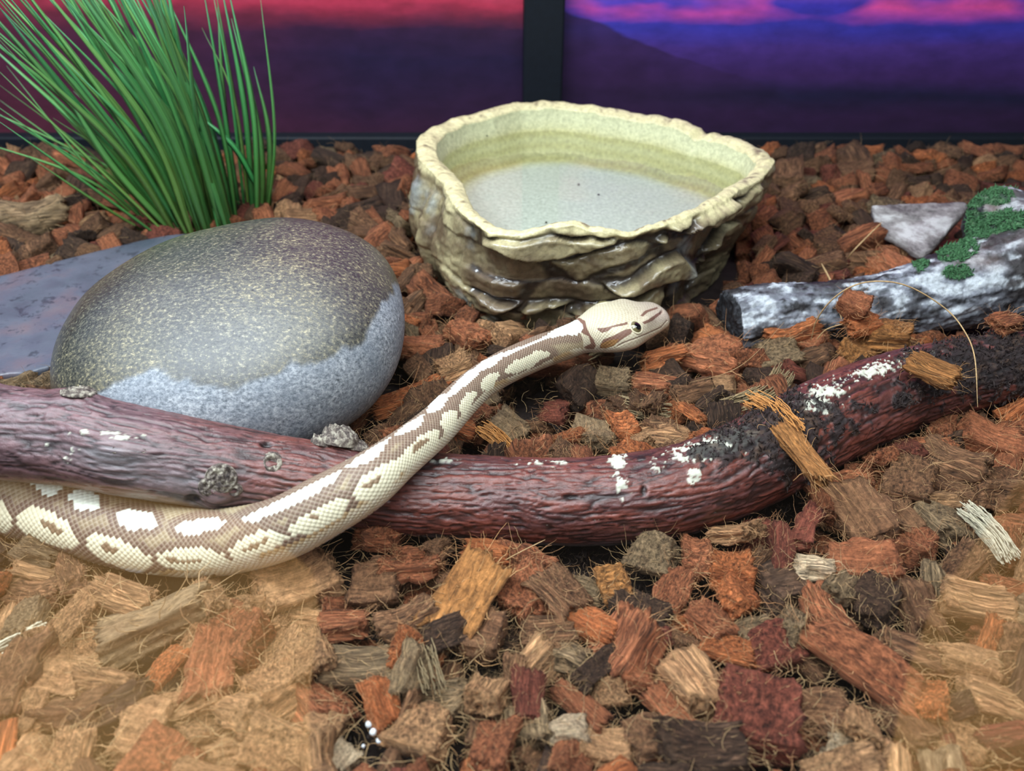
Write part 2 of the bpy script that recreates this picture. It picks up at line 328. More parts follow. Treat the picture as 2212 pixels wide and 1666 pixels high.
for px, py in ((1250, 398), (1293, 420), (1052, 293), (1180, 480)):
    q = P(px, py, .0285 if py > 300 else .047)
    th_ = np.linspace(0, 2 * np.pi, 8, endpoint=False); V = [(0, 0, .0006)] + [(.0007 * np.cos(a) * (1 + .3 * np.sin(3 * a)), .0005 * np.sin(a), -.0003) for a in th_]
    obj('speck', mesh_data('speck', V, [np.array([[0, 1 + i, 1 + (i + 1) % 8] for i in range(8)])], [M_crumb]), dish, loc=q)
# ================================================================ RIVER STONE
def stone():
    n, k = 150, 260; ph = np.linspace(-np.pi / 2, np.pi / 2, n)[:, None]; t = np.linspace(0, 2 * np.pi, k, endpoint=False)[None]
    c0 = P(512, 742, .030); a, b, cz = .0648, .064, .036
    cp = np.abs(np.cos(ph)) ** .85; x = a * cp * np.sign(np.cos(t)) * np.abs(np.cos(t)) ** .92; y = b * cp * np.sign(np.sin(t)) * np.abs(np.sin(t)) ** .92; z = cz * np.sign(np.sin(ph)) * np.abs(np.sin(ph)) ** .9 + 0 * t
    x, y, z = np.broadcast_arrays(x, y, z); d = fbm(v3(x * 16 + 3, y * 16, z * 16), 51, 3); s = 1 + .05 * d
    r = math.radians(12); x, y = x * s, y * s; z = z * s + x * .10 + .02 * y
    X = x * math.cos(r) - y * math.sin(r); Y = x * math.sin(r) + y * math.cos(r)
    V = v3(c0[0] + X, c0[1] + Y, c0[2] + z + .002)
    # dry pale lower/right side, damp dark top (a stain with an edge of its own)
    px, py, _ = proj(V); e = fbm(V * 60, 53) * 46 + fbm(V * 250, 54) * 16
    edge = np.interp(px, [130, 230, 330, 450, 560, 640, 700, 760, 830, 870], [860, 835, 815, 850, 805, 775, 765, 740, 650, 600])
    dry = sstep(-6, 10, py + e - edge)
    return V, dry
V, dry = stone(); STONE_V = V
m = NT('speckled_granite'); dr = m.attr('dry').outputs['Fac']; tc = m.n('TexCoord').outputs['Object']
n1 = m.noise(m.scaled(tc, (1, 1.35, 1.35)), 640, 6, .8); n2 = m.noise(tc, 75, 5, .6); n3 = m.noise(tc, 22, 3); vo = m.n('TexVoronoi', {'Vector': tc, 'Scale': 330}).outputs[0]
wet = m.ramp(n1, [(.36, lin(30, 33, 36)), (.49, lin(80, 82, 78)), (.57, lin(118, 114, 98)), (.66, lin(196, 186, 154))])
wet = m.mix(m.ramp(n3, [(.35, 0.), (.6, .75)]), m.mix(1., wet, (.52, .55, .58), 'MULTIPLY'), m.mix(1., wet, (1.12, 1.05, .82), 'MULTIPLY'))
dryc = m.mix(m.ramp(n2, [(.35, 0.), (.65, .5)]), m.ramp(n1, [(.36, lin(70, 78, 84)), (.5, lin(144, 150, 156)), (.66, lin(204, 208, 210))]), lin(110, 122, 134))
M_stone = m.bsdf(col=m.mix(dr, wet, dryc), rough=m.ramp(dr, [(0, .26), (1, .6)]), spec=.7, coat=m.ramp(dr, [(0, .55), (1, 0.)]), coatr=.24, coatn=m.bump(m.noise(m.scaled(tc, (1, 1.6, 1.6)), 330, 5, .7), .55, .0011), nrm=m.bump(m.math('ADD', m.math('MULTIPLY', n1, .7), m.math('MULTIPLY', n2, .8)), .5, .0007))
obj('river_stone', mesh_data('river_stone', V.reshape(-1, 3), grid_faces(V.shape[0], V.shape[1], True), [M_stone], {'dry': dry.ravel()}), label='big rounded grey speckled river stone left of the water dish', cat='stone')
# ================================================================ SLATE TILE
out = [(-260, 660), (-120, 622), (0, 596), (170, 552), (330, 514), (420, 505), (560, 520), (640, 640), (560, 760), (300, 800), (132, 790), (60, 806), (0, 812), (-140, 850), (-280, 860)]
SL = np.array([P(x, y, .013)[:2] for x, y in out]); SL, _, _ = resample(np.hstack([np.vstack([SL, SL[:1]]), np.zeros((len(SL) + 1, 1))]), 140); SL = SL[:-1, :2]
sc_ = SL.mean(0); n = len(SL); ks = [(1.0, .006), (1.0, .0115), (.995, .0128), (.985, .0132)] + [(k, .0132) for k in np.linspace(.95, .02, 22)]
V = np.array([v3(sc_[0] + (SL[:, 0] - sc_[0]) * k * (1 + (.006 if k > .99 else 0) * np.sin(np.arange(n) * 1.7)), sc_[1] + (SL[:, 1] - sc_[1]) * k, z) for k, z in ks])
V[3:, :, 2] += .0004 * fbm(V[3:] * 40, 61)
m = NT('wet_slate'); tc = m.n('TexCoord').outputs['Object']; n1 = m.noise(tc, 30, 5); n2 = m.noise(tc, 190, 6, .65); n4 = m.noise(tc, 90, 3)
c = m.ramp(n1, [(.3, lin(66, 74, 84)), (.55, lin(86, 90, 102)), (.7, lin(104, 92, 98))]); c = m.mix(m.ramp(n2, [(.56, 0.), (.62, .8)]), c, lin(52, 56, 66))
M_slate = m.bsdf(col=c, rough=m.ramp(n4, [(.4, .3), (.6, .5)]), nrm=m.bump(n2, .4, .0006))
obj('slate_tile', mesh_data('slate_tile', V.reshape(-1, 3), grid_faces(len(ks), n, True), [M_slate]), label='flat wet grey slate tile under the left side of the river stone', cat='tile')
# ================================================================ RED-BROWN BRANCH
def px_path(rowsp, n, cols=4):
    A = []
    for x, y, z, rp in rowsp:
        p = P(x, y, z); d = (p - cO) @ cF; A.append([*p, rp * d / FPX])
    return resample(A, n)
BR = [(-330, 880, .042, 112), (-160, 905, .040, 108), (0, 935, .0385, 102), (165, 952, .037, 101), (300, 980, .035, 98), (480, 1010, .0290, 94), (620, 1032, .0235, 90), (790, 1058, .0180, 90), (900, 1070, .0175, 90), (1100, 1080, .0145, 94), (1250, 1083, .014, 95), (1400, 1070, .0145, 97), (1500, 1047, .015, 97), (1610, 1005, .0155, 98), (1705, 957, .016, 97), (1800, 905, .0165, 96), (1960, 840, .0165, 88), (2100, 808, .017, 80), (2230, 788, .018, 72), (2400, 765, .019, 66), (2600, 740, .020, 62)]
NS, NTH = 900, 200
C, S_, L_ = px_path(BR, NS); T, Sd, Up = frames(C[:, :3]); rad = C[:, 3]
t = np.linspace(0, 2 * np.pi, NTH, endpoint=False)
D = Sd[:, None] * np.cos(t)[None, :, None] + Up[:, None] * np.sin(t)[None, :, None]
sg = S_[:, None] + 0 * t[None]; ct, st_ = np.cos(t)[None] + 0 * sg, np.sin(t)[None] + 0 * sg
def swirl(q):  # long wavy wrinkles that run along the branch
    wv = fbm(v3(sg * 60, ct * 2.4, st_ * 2.4), 71) * .14
    return vn(v3(sg * 80 * q, (ct + wv) * 15 * q, (st_ - wv) * 15 * q), 72)
w1 = 1 - np.abs(swirl(1.)) * 2; w2 = 1 - np.abs(swirl(2.1)) * 2
big = fbm(v3(sg * 22, ct * 1.2, st_ * 1.2), 74)
base = C[:, None, :3] + D * rad[:, None, None]; bpx, bpy_, _ = proj(base)
wr = -np.clip(w1 - .25, 0, 1) ** 1.3 * .00095 - np.clip(w2 - .3, 0, 1) * .0004
smoothleft = .8 + .2 * sstep(300, 900, bpx)
def bump_at(cx, cy, rx, ry, ang=0):
    a = math.radians(ang); u = (bpx - cx) * math.cos(a) + (bpy_ - cy) * math.sin(a); v = -(bpx - cx) * math.sin(a) + (bpy_ - cy) * math.cos(a)
    return np.exp(-((u / rx) ** 2 + (v / ry) ** 2))
face = (D @ -cF) > 0.05
blist = [(250, 970, 90, 28, 10, .0022), (475, 1062, 38, 34, 0, .0034), (175, 850, 46, 22, 0, .0018), (735, 945, 38, 22, 0, .002), (1700, 905, 60, 50, 0, .0012)]
hgt = sum(face * bump_at(*b[:5]) * b[5] for b in blist)
disp = wr * smoothleft + big * .0011 + hgt + .00012 * fbm(v3(sg * 900, ct * 12, st_ * 12), 75)
VB = C[:, None, :3] + D * (rad[:, None] + disp)[..., None]
bpx, bpy_, _ = proj(VB); NB = D
red, red2, mauve, gry, blk, whi = lin(88, 50, 45), lin(116, 62, 50), lin(116, 94, 98), lin(118, 120, 120), lin(26, 22, 22), lin(206, 208, 188)
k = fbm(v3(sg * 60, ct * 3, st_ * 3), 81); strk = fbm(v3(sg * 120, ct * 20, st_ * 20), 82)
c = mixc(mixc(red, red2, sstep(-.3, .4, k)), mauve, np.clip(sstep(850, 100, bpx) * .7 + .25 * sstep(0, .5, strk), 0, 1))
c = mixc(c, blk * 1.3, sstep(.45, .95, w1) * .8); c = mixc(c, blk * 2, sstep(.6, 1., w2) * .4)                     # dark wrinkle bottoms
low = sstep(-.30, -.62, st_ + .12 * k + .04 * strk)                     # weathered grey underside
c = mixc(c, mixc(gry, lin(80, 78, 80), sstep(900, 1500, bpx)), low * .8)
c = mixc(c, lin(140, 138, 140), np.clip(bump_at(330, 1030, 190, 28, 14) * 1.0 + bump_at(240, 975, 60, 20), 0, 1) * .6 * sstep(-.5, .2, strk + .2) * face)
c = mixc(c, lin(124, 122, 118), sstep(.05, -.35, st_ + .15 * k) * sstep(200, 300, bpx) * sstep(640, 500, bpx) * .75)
def patch(cx, cy, rx, ry, thr, ang=0, seed=0, fr=750):
    return sstep(thr, thr + .12, bump_at(cx, cy, rx, ry, ang) * 1.2 + 1.25 * fbm(VB * fr, 90 + seed, 4) - .38) * face * sstep(.05, .3, bump_at(cx, cy, rx, ry, ang))
lich = 0
for q in ((1335, 1000, 18, 30, .35), (1345, 1045, 20, 30, .45), (1520, 968, 90, 26, .35, -12, 1), (1590, 950, 55, 30, .4, -20, 2), (1425, 1010, 30, 22, .7, 0, 3), (1500, 1030, 16, 22, .5), (1390, 1062, 10, 18, .6), (1780, 850, 70, 26, .45, -20, 4), (1890, 800, 70, 22, .5, -20, 5), (1990, 775, 40, 20, .55, 0, 6), (1760, 880, 60, 24, .6, 0, 7), (175, 838, 20, 8, .3), (945, 995, 60, 8, .55), (1180, 1000, 90, 6, .6), (215, 935, 60, 6, .5), (275, 945, 50, 7, .5), (150, 990, 12, 30, .6, 30, 8), (100, 960, 14, 18, .8)):
    lich = np.maximum(lich, patch(*q))
c = mixc(c, whi, lich * .9)
dirt = 0
for q in ((1650, 915, 120, 75, .12, -20, 11, 330), (1725, 965, 75, 85, .22, 0, 12, 330), (1560, 985, 80, 40, .4, 0, 18, 330), (1600, 950, 60, 40, .5, 0, 13, 260), (2110, 790, 150, 80, .05, 0, 14, 250), (2280, 760, 200, 80, .1, 0, 15, 200), (1800, 900, 90, 60, .6, 0, 16, 260), (1930, 870, 80, 40, .5, 0, 17, 260)):
    dirt = np.maximum(dirt, patch(*q))
dirt = np.where(bpx > 2250, np.maximum(dirt, sstep(2250, 2300, bpx) * .8), dirt)
c = mixc(c, mixc(lin(30, 24, 24), lin(70, 52, 38), sstep(0, .5, fbm(VB * 350, 97))), dirt * .93)
for q in ((640, 840, 24, 12), (1232, 1073, 22, 9), (1385, 990, 14, 7), (1391, 1060, 9, 16), (945, 1000, 8, 9), (575, 960, 18, 9), (415, 1078, 22, 12)):
    c = mixc(c, blk, np.clip((bump_at(*q) - .45) * 5, 0, 1) * face * .9)
VB = VB + (D * (.0010 * dirt * (.5 + .5 * fbm(VB * 700, 99)) + .0003 * lich)[..., None])
for q in ((1232, 1073, 22, 9), (1391, 1060, 9, 16), (575, 960, 18, 9), (415, 1078, 22, 12)):
    VB = VB - D * (np.clip((bump_at(*q) - .4) * 2, 0, 1) * face * .0012)[..., None]
wetn = np.clip(1 - dirt - lich * .8 - low * .6, 0, 1)
m = NT('ribbed_bark'); cc_ = m.attr('col').outputs['Color']; st3 = m.attr('st').outputs['Vector']; wt = m.attr('wet').outputs['Fac']
n1 = m.noise(m.scaled(st3, (260, 60, 60)), 1, 6, .65); n2 = m.noise(m.scaled(st3, (1400, 220, 220)), 1, 4, .6)
cc_ = m.mix(1., cc_, m.ramp(n1, [(.3, .72), (.68, 1.25)]), 'MULTIPLY')
M_bark = m.bsdf(col=cc_, rough=m.ramp(wt, [(0, .75), (1, .34)]), spec=.5, nrm=m.bump(m.math('ADD', n1, m.math('MULTIPLY', n2, .4)), .5, .0006))
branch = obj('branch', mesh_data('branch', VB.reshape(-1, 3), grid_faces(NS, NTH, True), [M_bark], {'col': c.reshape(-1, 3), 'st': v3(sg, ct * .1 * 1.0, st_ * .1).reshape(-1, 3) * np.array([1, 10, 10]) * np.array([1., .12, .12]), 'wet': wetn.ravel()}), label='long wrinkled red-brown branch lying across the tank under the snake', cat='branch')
def surf(V, N, px, py):
    x, y, d = proj(V); f = (N @ -cF) > .02; e = np.hypot(x - px, y - py) + 1e3 * (~f); i = np.unravel_index(np.argmin(e), e.shape); return V[i], N[i]
def frame_m(p, n, spin=0.):
    q = Vector(n).to_track_quat('Z', 'Y').to_matrix().to_4x4(); return Matrix.Translation(Vector(p)) @ q @ Matrix.Rotation(spin, 4, 'Z')
m = NT('pale_knot_wood'); tc = m.n('TexCoord').outputs['Object']; n1 = m.noise(tc, 520, 6, .7)
M_knot = m.bsdf(col=m.ramp(n1, [(.34, lin(34, 30, 28)), (.48, lin(96, 84, 76)), (.64, lin(186, 180, 160))]), rough=.6, nrm=m.bump(n1, .9, .001))
def knot(px, py, r, h, rough, ring, seed, label=None, flat=1.):
    p, nn = surf(VB, NB, px, py); a = np.linspace(0, 2 * np.pi, 40, endpoint=False)[None]; k = np.linspace(0, 1, 22)[:, None]
    rr_ = np.sin(k * np.pi / 2) if not ring else k
    zz = h * (np.cos(k * np.pi / 2) ** .6 if not ring else np.exp(-((k - .62) / .2) ** 2)) - .0006 * k
    V = v3(r * rr_ * np.cos(a), r * flat * rr_ * np.sin(a), zz + 0 * a); V = V + (rough * np.sin(np.pi * np.clip(k * .9 + .1, 0, 1)) * fbm(V * 900, seed, 3))[..., None] * np.array([.6, .6, 1.])
    o = obj('knot', mesh_data('knot', V.reshape(-1, 3), grid_faces(22, 40, True), [M_knot]), branch, label=label); o.matrix_world = frame_m(p - nn * .0003, nn); return o
knot(738, 922, .0062, .0048, .0022, False, 101, 'cut twig stub with a weathered grey top'); knot(700, 938, .004, .0022, .0014, False, 108); knot(776, 945, .004, .002, .0014, False, 109)
knot(478, 1036, .0048, .0022, .0026, False, 102, 'craggy whitish knot'); knot(447, 1054, .0030, .0016, .002, False, 103); knot(508, 1058, .0022, .0018, .0004, True, 110)
knot(588, 1001, .0036, .0012, .0010, True, 104, 'small round grey branch scar', 1.1); knot(170, 843, .0052, .0010, .0012, False, 105)
knot(1232, 1073, .0034, .0006, .0002, True, 106, 'oval black-centred branch scar', .5); knot(1391, 1061, .0024, .0006, .0003, True, 107)
for i, (x, y) in enumerate(((955, 1001), (1085, 978), (1352, 985), (962, 1018), (989, 1028), (940, 1040), (948, 1052), (1017, 1058), (1180, 1133), (1290, 1120), (1420, 1108), (1545, 1110), (247, 970), (390, 918), (245, 922), (527, 980), (308, 974), (1240, 998), (1195, 1010), (1300, 1135))):
    knot(x, y, .0009 + .0005 * (i % 3 == 0), .0005, .0002, True, 120 + i)
# soil crumbs heaped on the branch
def crumbs(name, spots, n, parent, size, mat, label=None, **kw):
    Vs, Fs = [], []; b = 0; base = np.array([(1, 0, 0), (-.5, .8, 0), (-.5, -.8, 0), (0, 0, .8), (0, 0, -.8)]); tri = np.array([(0, 1, 3), (1, 2, 3), (2, 0, 3), (1, 0, 4), (2, 1, 4), (0, 2, 4)])
    for p in spots:
        s = size * rng.uniform(.4, 1.4) * np.array([rng.uniform(.8, 2.6), .6, .5]); R = np.array(Euler(rng.uniform(0, 6.3, 3)).to_matrix()); Vs.append((base * s) @ R.T + p); Fs.append(tri + b); b += 5
    return obj(name, mesh_data(name, np.vstack(Vs), np.vstack(Fs), [mat], smooth=False), parent, kind='stuff', label=label, **kw)
M_peat = plain('peat', lin(44, 33, 30), .75, 900, .4, .0004)
idx = np.argwhere((dirt > .5) & face & (bpx < 2300)); pk = idx[rng.integers(0, len(idx), 2600)]
crumbs('peat_crumbs', [VB[i, j] + NB[i, j] * rng.uniform(.0, .0012) for i, j in pk], 0, branch, .0007, M_peat, 'dark peat heaped on the bark')
# ================================================================ LICHENED LOG
def log_tube(rowsp, n, nth, seed, endcap=True):
    C, s, L = px_path(rowsp, n); T, Sd, Up = frames(C[:, :3]); t = np.linspace(0, 2 * np.pi, nth, endpoint=False); D = Sd[:, None] * np.cos(t)[None, :, None] + Up[:, None] * np.sin(t)[None, :, None]
    sg = s[:, None] + 0 * t[None]; a, b = np.cos(t)[None] + 0 * sg, np.sin(t)[None] + 0 * sg
    d = .0024 * fbm(v3(sg * 45, a * 1.6, b * 1.6), seed) + .0011 * (1 - 2 * np.abs(fbm(v3(sg * 110, a * 6, b * 6), seed + 1))) + .0006 * fbm(v3(sg * 700, a * 14, b * 14), seed + 2)
    r = C[:, 3].copy(); 
    V = C[:, None, :3] + D * (r[:, None] + d)[..., None]
    if endcap:
        caps = []
        for k in np.linspace(.93, 0.02, 12): caps.append(C[0, :3] - T[0] * (.0012 * (k < .9)) + (V[0] - C[0, :3]) * k + T[0] * .0012 * fbm((V[0] * k) * 500, seed + 4)[:, None])
        V = np.concatenate([np.array(caps[::-1]), V]); D = np.concatenate([np.repeat(-T[:1, None], 12, 0) + 0 * D[:12] if False else np.broadcast_to(-T[0], (12,) + D.shape[1:]), D])
    return V, D
Vm, Dm = log_tube([(1578, 700, .0135, 68), (1640, 692, .014, 72), (1760, 682, .015, 72), (1880, 668, .017, 70), (2000, 645, .020, 74), (2120, 612, .024, 96), (2250, 588, .027, 120), (2420, 565, .028, 125), (2600, 545, .028, 125)], 420, 150, 201)
Vs_, Ds = log_tube([(2142, 438, .046, 40), (2155, 458, .044, 66), (2180, 500, .038, 90), (2220, 560, .032, 104), (2260, 610, .028, 104)], 220, 130, 211)
def log_col(V, D):
    px, py, _ = proj(V); a = fbm(V * 55, 221); b = fbm(V * np.array([120, 260, 260]), 222); f3 = fbm(V * 600, 223)
    c = mixc(lin(48, 44, 44), lin(124, 128, 136), sstep(-.3, .2, a + .4 * b)); c = mixc(c, lin(188, 194, 198), sstep(.10, .36, b + .3 * a + .15 * f3)); c = mixc(c, lin(24, 22, 24), sstep(.0, .3, -b + .3 * f3 - .06) * .92)
    c = mixc(c, lin(134, 114, 106), sstep(1980, 2120, px) * sstep(600, 560, py) * .6 * sstep(-.3, .3, a))
    end = ((D @ np.array([1., 0, 0])) < -.8); c = np.where(end[..., None], mixc(lin(22, 22, 26), lin(60, 62, 66), sstep(0, .5, f3)), c)
    g = 0
    for cx, cy, rx, ry in ((2130, 425, 75, 26), (2060, 520, 46, 50), (2100, 490, 60, 30), (2150, 470, 70, 26), (1990, 572, 22, 14), (2070, 585, 36, 16), (2190, 480, 40, 20)):
        g = np.maximum(g, np.exp(-((px - cx) / rx) ** 2 - ((py - cy) / ry) ** 2))
    g = sstep(.25, .5, g + .55 * fbm(V * 260, 225) - .1) * (D @ -cF > 0)
    return mixc(c, mixc(lin(36, 66, 44), lin(92, 132, 88), sstep(-.3, .4, f3)), g * .9), g
cm, gm = log_col(Vm, Dm); cs_, gs = log_col(Vs_, Ds)
m = NT('lichen_bark'); cc_ = m.attr('col').outputs['Color']; tc = m.n('TexCoord').outputs['Object']; n1 = m.noise(tc, 420, 6, .7); cc_ = m.mix(1., cc_, m.ramp(n1, [(.3, .6), (.68, 1.3)]), 'MULTIPLY')
M_log = m.bsdf(col=cc_, rough=.5, nrm=m.bump(n1, .7, .0012))
F1 = grid_faces(*Vm.shape[:2], True); F2 = grid_faces(*Vs_.shape[:2], True, Vm.shape[0] * Vm.shape[1])
log = obj('lichened_log', mesh_data('lichened_log', np.vstack([Vm.reshape(-1, 3), Vs_.reshape(-1, 3)]), np.vstack([F1, F2]), [M_log], {'col': np.vstack([cm.reshape(-1, 3), cs_.reshape(-1, 3)])}), label='knobbly grey-white lichened log with green moss right of the water dish', cat='log')
M_moss = plain('moss', lin(62, 104, 66), .8, 900, .5, .0003)
sp = []
for Vx, Dx, gx_ in ((Vm, Dm, gm), (Vs_, Ds, gs)):
    ii = np.argwhere(gx_ > .5)
    if len(ii): sp += [Vx[i, j] + Dx[i, j] * .0005 for i, j in ii[rng.integers(0, len(ii), 1500)]]
crumbs('moss', sp, 0, log, .0009, M_moss, 'green moss tufts')
# pale bark slab behind the log
def slab(name, outline, z0, z1, thick, mat, **kw):
    A = np.array([P(x, y, z) for x, y, z in outline]); A = np.vstack([A, A[:1]]); A, _, _ = resample(A, 90); A = A[:-1]; c = A.mean(0)
    n1_ = len(A); jit = 1 + .03 * vn(A * 400, 5)[:, None]; rowsv = []
    for k, dz in [(.9, -thick), (1., -thick * .8), (1.01, -.0005), (.985, 0)] + [(q, .0008 * math.sin(q * 3)) for q in np.linspace(.93, .01, 14)]:
        rowsv.append(c + (A - c) * k * jit + np.array([0, 0, dz]))
    V = np.array(rowsv); V[3:, :, 2] += .0012 * fbm(V[3:] * 120, 6)
    return obj(name, mesh_data(name, V.reshape(-1, 3), grid_faces(len(rowsv), n1_, True), [mat]), **kw)
m = NT('pale_bark'); tc = m.n('TexCoord').outputs['Object']; n1 = m.noise(m.scaled(tc, (1, 1, 3)), 70, 6, .7); M_pale = m.bsdf(col=m.ramp(n1, [(.35, lin(78, 72, 72)), (.5, lin(140, 134, 132)), (.62, lin(184, 182, 180))]), rough=.6, nrm=m.bump(n1, .8, .002))
slab('bark_slab', [(1885, 444, .030), (1960, 440, .031), (2085, 440, .032), (2062, 480, .027), (2000, 545, .020), (1950, 520, .02), (1900, 490, .022)], 0, 0, .005, M_pale, label='pale grey slab of bark leaning behind the mossy log', cat='bark slab')
# ================================================================ SNAKE
# (pixel x, y of the body axis, height z, half width in pixels)
SN = [(-330, 985, .013, 88), (-170, 1025, .013, 86), (-60, 1055, .013, 84), (18, 1078, .013, 80), (124, 1106, .013, 79), (268, 1152, .0135, 77), (358, 1168, .0145, 76), (450, 1174, .0165, 74), (540, 1162, .0215, 71), (620, 1138, .0270, 70), (695, 1098, .0325, 69), (788, 1044, .0375, 63), (858, 990, .0385, 52), (941, 922, .0365, 45), (1002, 859, .0345, 40), (1045, 822, .0325, 37.5), (1099, 790, .031, 37), (1165, 761, .0285, 36.5), (1211, 745, .027, 36), (1254, 728, .0255, 37)]
HD = [(1285, 718, .0250, 44), (1318, 710, .0245, 46), (1350, 701, .0240, 40), (1384, 692, .0235, 35), (1412, 684, .023, 31), (1435, 679, .0225, 27)]
A = []
for x, y, z, rp in SN + HD:
    p = P(x, y, z); d = (p - cO) @ cF; A.append([*p, rp * d / FPX])
Cd, sd, Ls = resample(A, 4000)
hs = sd[np.argmin(np.abs(proj(Cd[:, :3])[0] - 1262))]                   # arclength where the head begins
hl = Ls - hs; hu = np.clip((sd - hs) / hl, 0, 1)
radn = Cd[:, 3]
q = [0, .10, .22, .36, .50, .62, .74, .86, .95, 1]
rx = np.where(sd < hs, radn, np.interp(hu, q, np.array([.0078, .0092, .0128, .0146, .0132, .0112, .0098, .0086, .0078, .0072])))
rz = np.where(sd < hs, radn, np.interp(hu, q, np.array([.0078, .0080, .0084, .0084, .0080, .0074, .0064, .0053, .0045, .0040])))
ker = np.exp(-(np.arange(-60, 61) / 28.) ** 2); ker /= ker.sum()
rx = np.convolve(np.pad(rx, 60, 'edge'), ker, 'valid'); rz = np.convolve(np.pad(rz, 60, 'edge'), ker, 'valid')
tip = np.clip((sd - (Ls - .0052)) / .0052, 0, 1); rnd_ = np.sqrt(np.clip(1 - tip ** 2.2, 0, 1)); rx = rx * (.35 * 0 + rnd_); rz = rz * rnd_
NV, OS = 35, 8; du = np.gradient(sd) / (.185 * np.maximum(.0075, np.minimum(radn, .0125))); uu = np.concatenate([[0], np.cumsum(du)[:-1]])
NU = int(uu[-1] * OS); ug = np.linspace(0, uu[-1], NU); sq = np.interp(ug, uu, sd)
Cx = np.stack([np.interp(sq, sd, Cd[:, k]) for k in range(3)], 1); T, Sd, Up = frames(Cx); rxq, rzq, huq = np.interp(sq, sd, rx), np.interp(sq, sd, rz), np.clip((sq - hs) / hl, 0, 1)
tt = np.linspace(0, 2 * np.pi, NV * OS, endpoint=False)
def sup(c, n): return np.sign(c) * np.abs(c) ** (2 / n)
en = 2.0 + .35 * sstep(0, .3, huq)[:, None]; ctt, stt = np.cos(tt)[None], np.sin(tt)[None]
X = rxq[:, None] * sup(ctt, en); Z = rzq[:, None] * sup(stt, en)
# belly flattens a little; head: flat crown, brow ridges above the eyes, tapered jaw
Z = np.where(Z < 0, Z * (.92 - .10 * sstep(0, .3, huq)[:, None]), Z)
brow = np.exp(-((huq[:, None] - .60) / .10) ** 2) * np.exp(-((np.abs(np.degrees(np.arctan2(stt, np.abs(ctt)))) - 48) / 16) ** 2)
Vn_ = Cx[:, None] + Sd[:, None] * (X + .0009 * brow * np.sign(ctt))[..., None] + Up[:, None] * (Z + .0008 * brow)[..., None]
NN = normals_grid(Vn_, True); out_ = Vn_ - Cx[:, None]; NN *= np.sign((NN * out_).sum(-1, keepdims=True) + 1e-9)
U_, W_ = ug[:, None] + 0 * tt[None], NV * tt[None] / (2 * np.pi) + 0 * ug[:, None]
pp, qq = U_ + W_, U_ - W_; fp, fq = pp - np.floor(pp), qq - np.floor(qq); pc, qc = np.floor(pp) + .5, np.floor(qq) + .5
uc, wc = (pc + qc) / 2, (pc - qc) / 2
ri = np.clip(np.rint(uc * OS), 0, NU - 1).astype(int); ci = (np.rint(wc * OS).astype(int)) % (NV * OS)
dome = (16 * fp * (1 - fp) * fq * (1 - fq)) ** .33
hdm = sstep(.04, .3, huq)[:, None]
bellyf = sstep(-.62, -.8, stt + 0 * U_)
amp = .00046 * (rzq[:, None] / .012) * (1 - .7 * hdm) * (1 - bellyf)
tilt = (fp + fq - 1) * .12
VSn = Vn_ + NN * (amp * (dome - .8 - tilt) + bellyf * .0003 * (np.abs(((U_ * .9) % 1) - .5) < .4))[..., None]
# --- pattern, one colour per scale: traced blotches in picture pixels, applied to scale centres, mirrored over the spine for the far side
def c4(s, l, ox, oy): return [(ox + x / s, oy + y / s) for x, y in l]
o4, o3, o2, o1 = (4.424, 0, 1000), (5.53, 450, 950), (5.53, 850, 780), (6.32, 1150, 600)
def PG(o, *l): return c4(o[0], l, o[1], o[2])
DOR = [PG(o4, (230, 150), (330, 220), (400, 285), (480, 315), (560, 280), (595, 210), (600, 120), (230, 110)),
 PG(o4, (670, 300), (760, 250), (860, 260), (930, 310), (965, 370), (950, 420), (860, 450), (780, 465), (720, 430), (680, 360)),
 PG(o4, (1090, 490), (1180, 445), (1300, 450), (1420, 460), (1490, 520), (1495, 590), (1440, 630), (1340, 640), (1220, 625), (1130, 580)),
 PG(o4, (1670, 610), (1750, 570), (1900, 530), (2070, 525), (2180, 560), (2120, 610), (2000, 650), (1880, 690), (1760, 685), (1690, 655)),
 PG(o3, (380, 940), (700, 790), (1000, 650), (1250, 510), (1570, 360), (1570, 430), (1450, 530), (1200, 690), (800, 890), (560, 970), (440, 985)),
 PG(o3, (1640, 330), (1750, 230), (1950, 100), (2180, -40), (2100, 90), (2020, 210), (1850, 290), (1660, 340)),
 PG(o2, (0, 880), (150, 750), (360, 630), (370, 690), (300, 790), (130, 860), (10, 900)),
 PG(o2, (385, 600), (450, 480), (560, 400), (640, 385), (650, 370), (760, 240), (890, 120), (960, 90), (1060, 0), (1320, -120), (1330, -60), (1200, 50), (1050, 120), (950, 210), (860, 290), (740, 390), (650, 440), (600, 540), (500, 610), (400, 620)),
 PG(o1, (-370, 1010), (0, 880), (150, 810), (330, 690), (560, 585), (620, 575), (685, 640), (695, 690), (655, 755), (600, 785), (480, 780), (330, 805), (150, 845), (0, 905), (-370, 1090))]
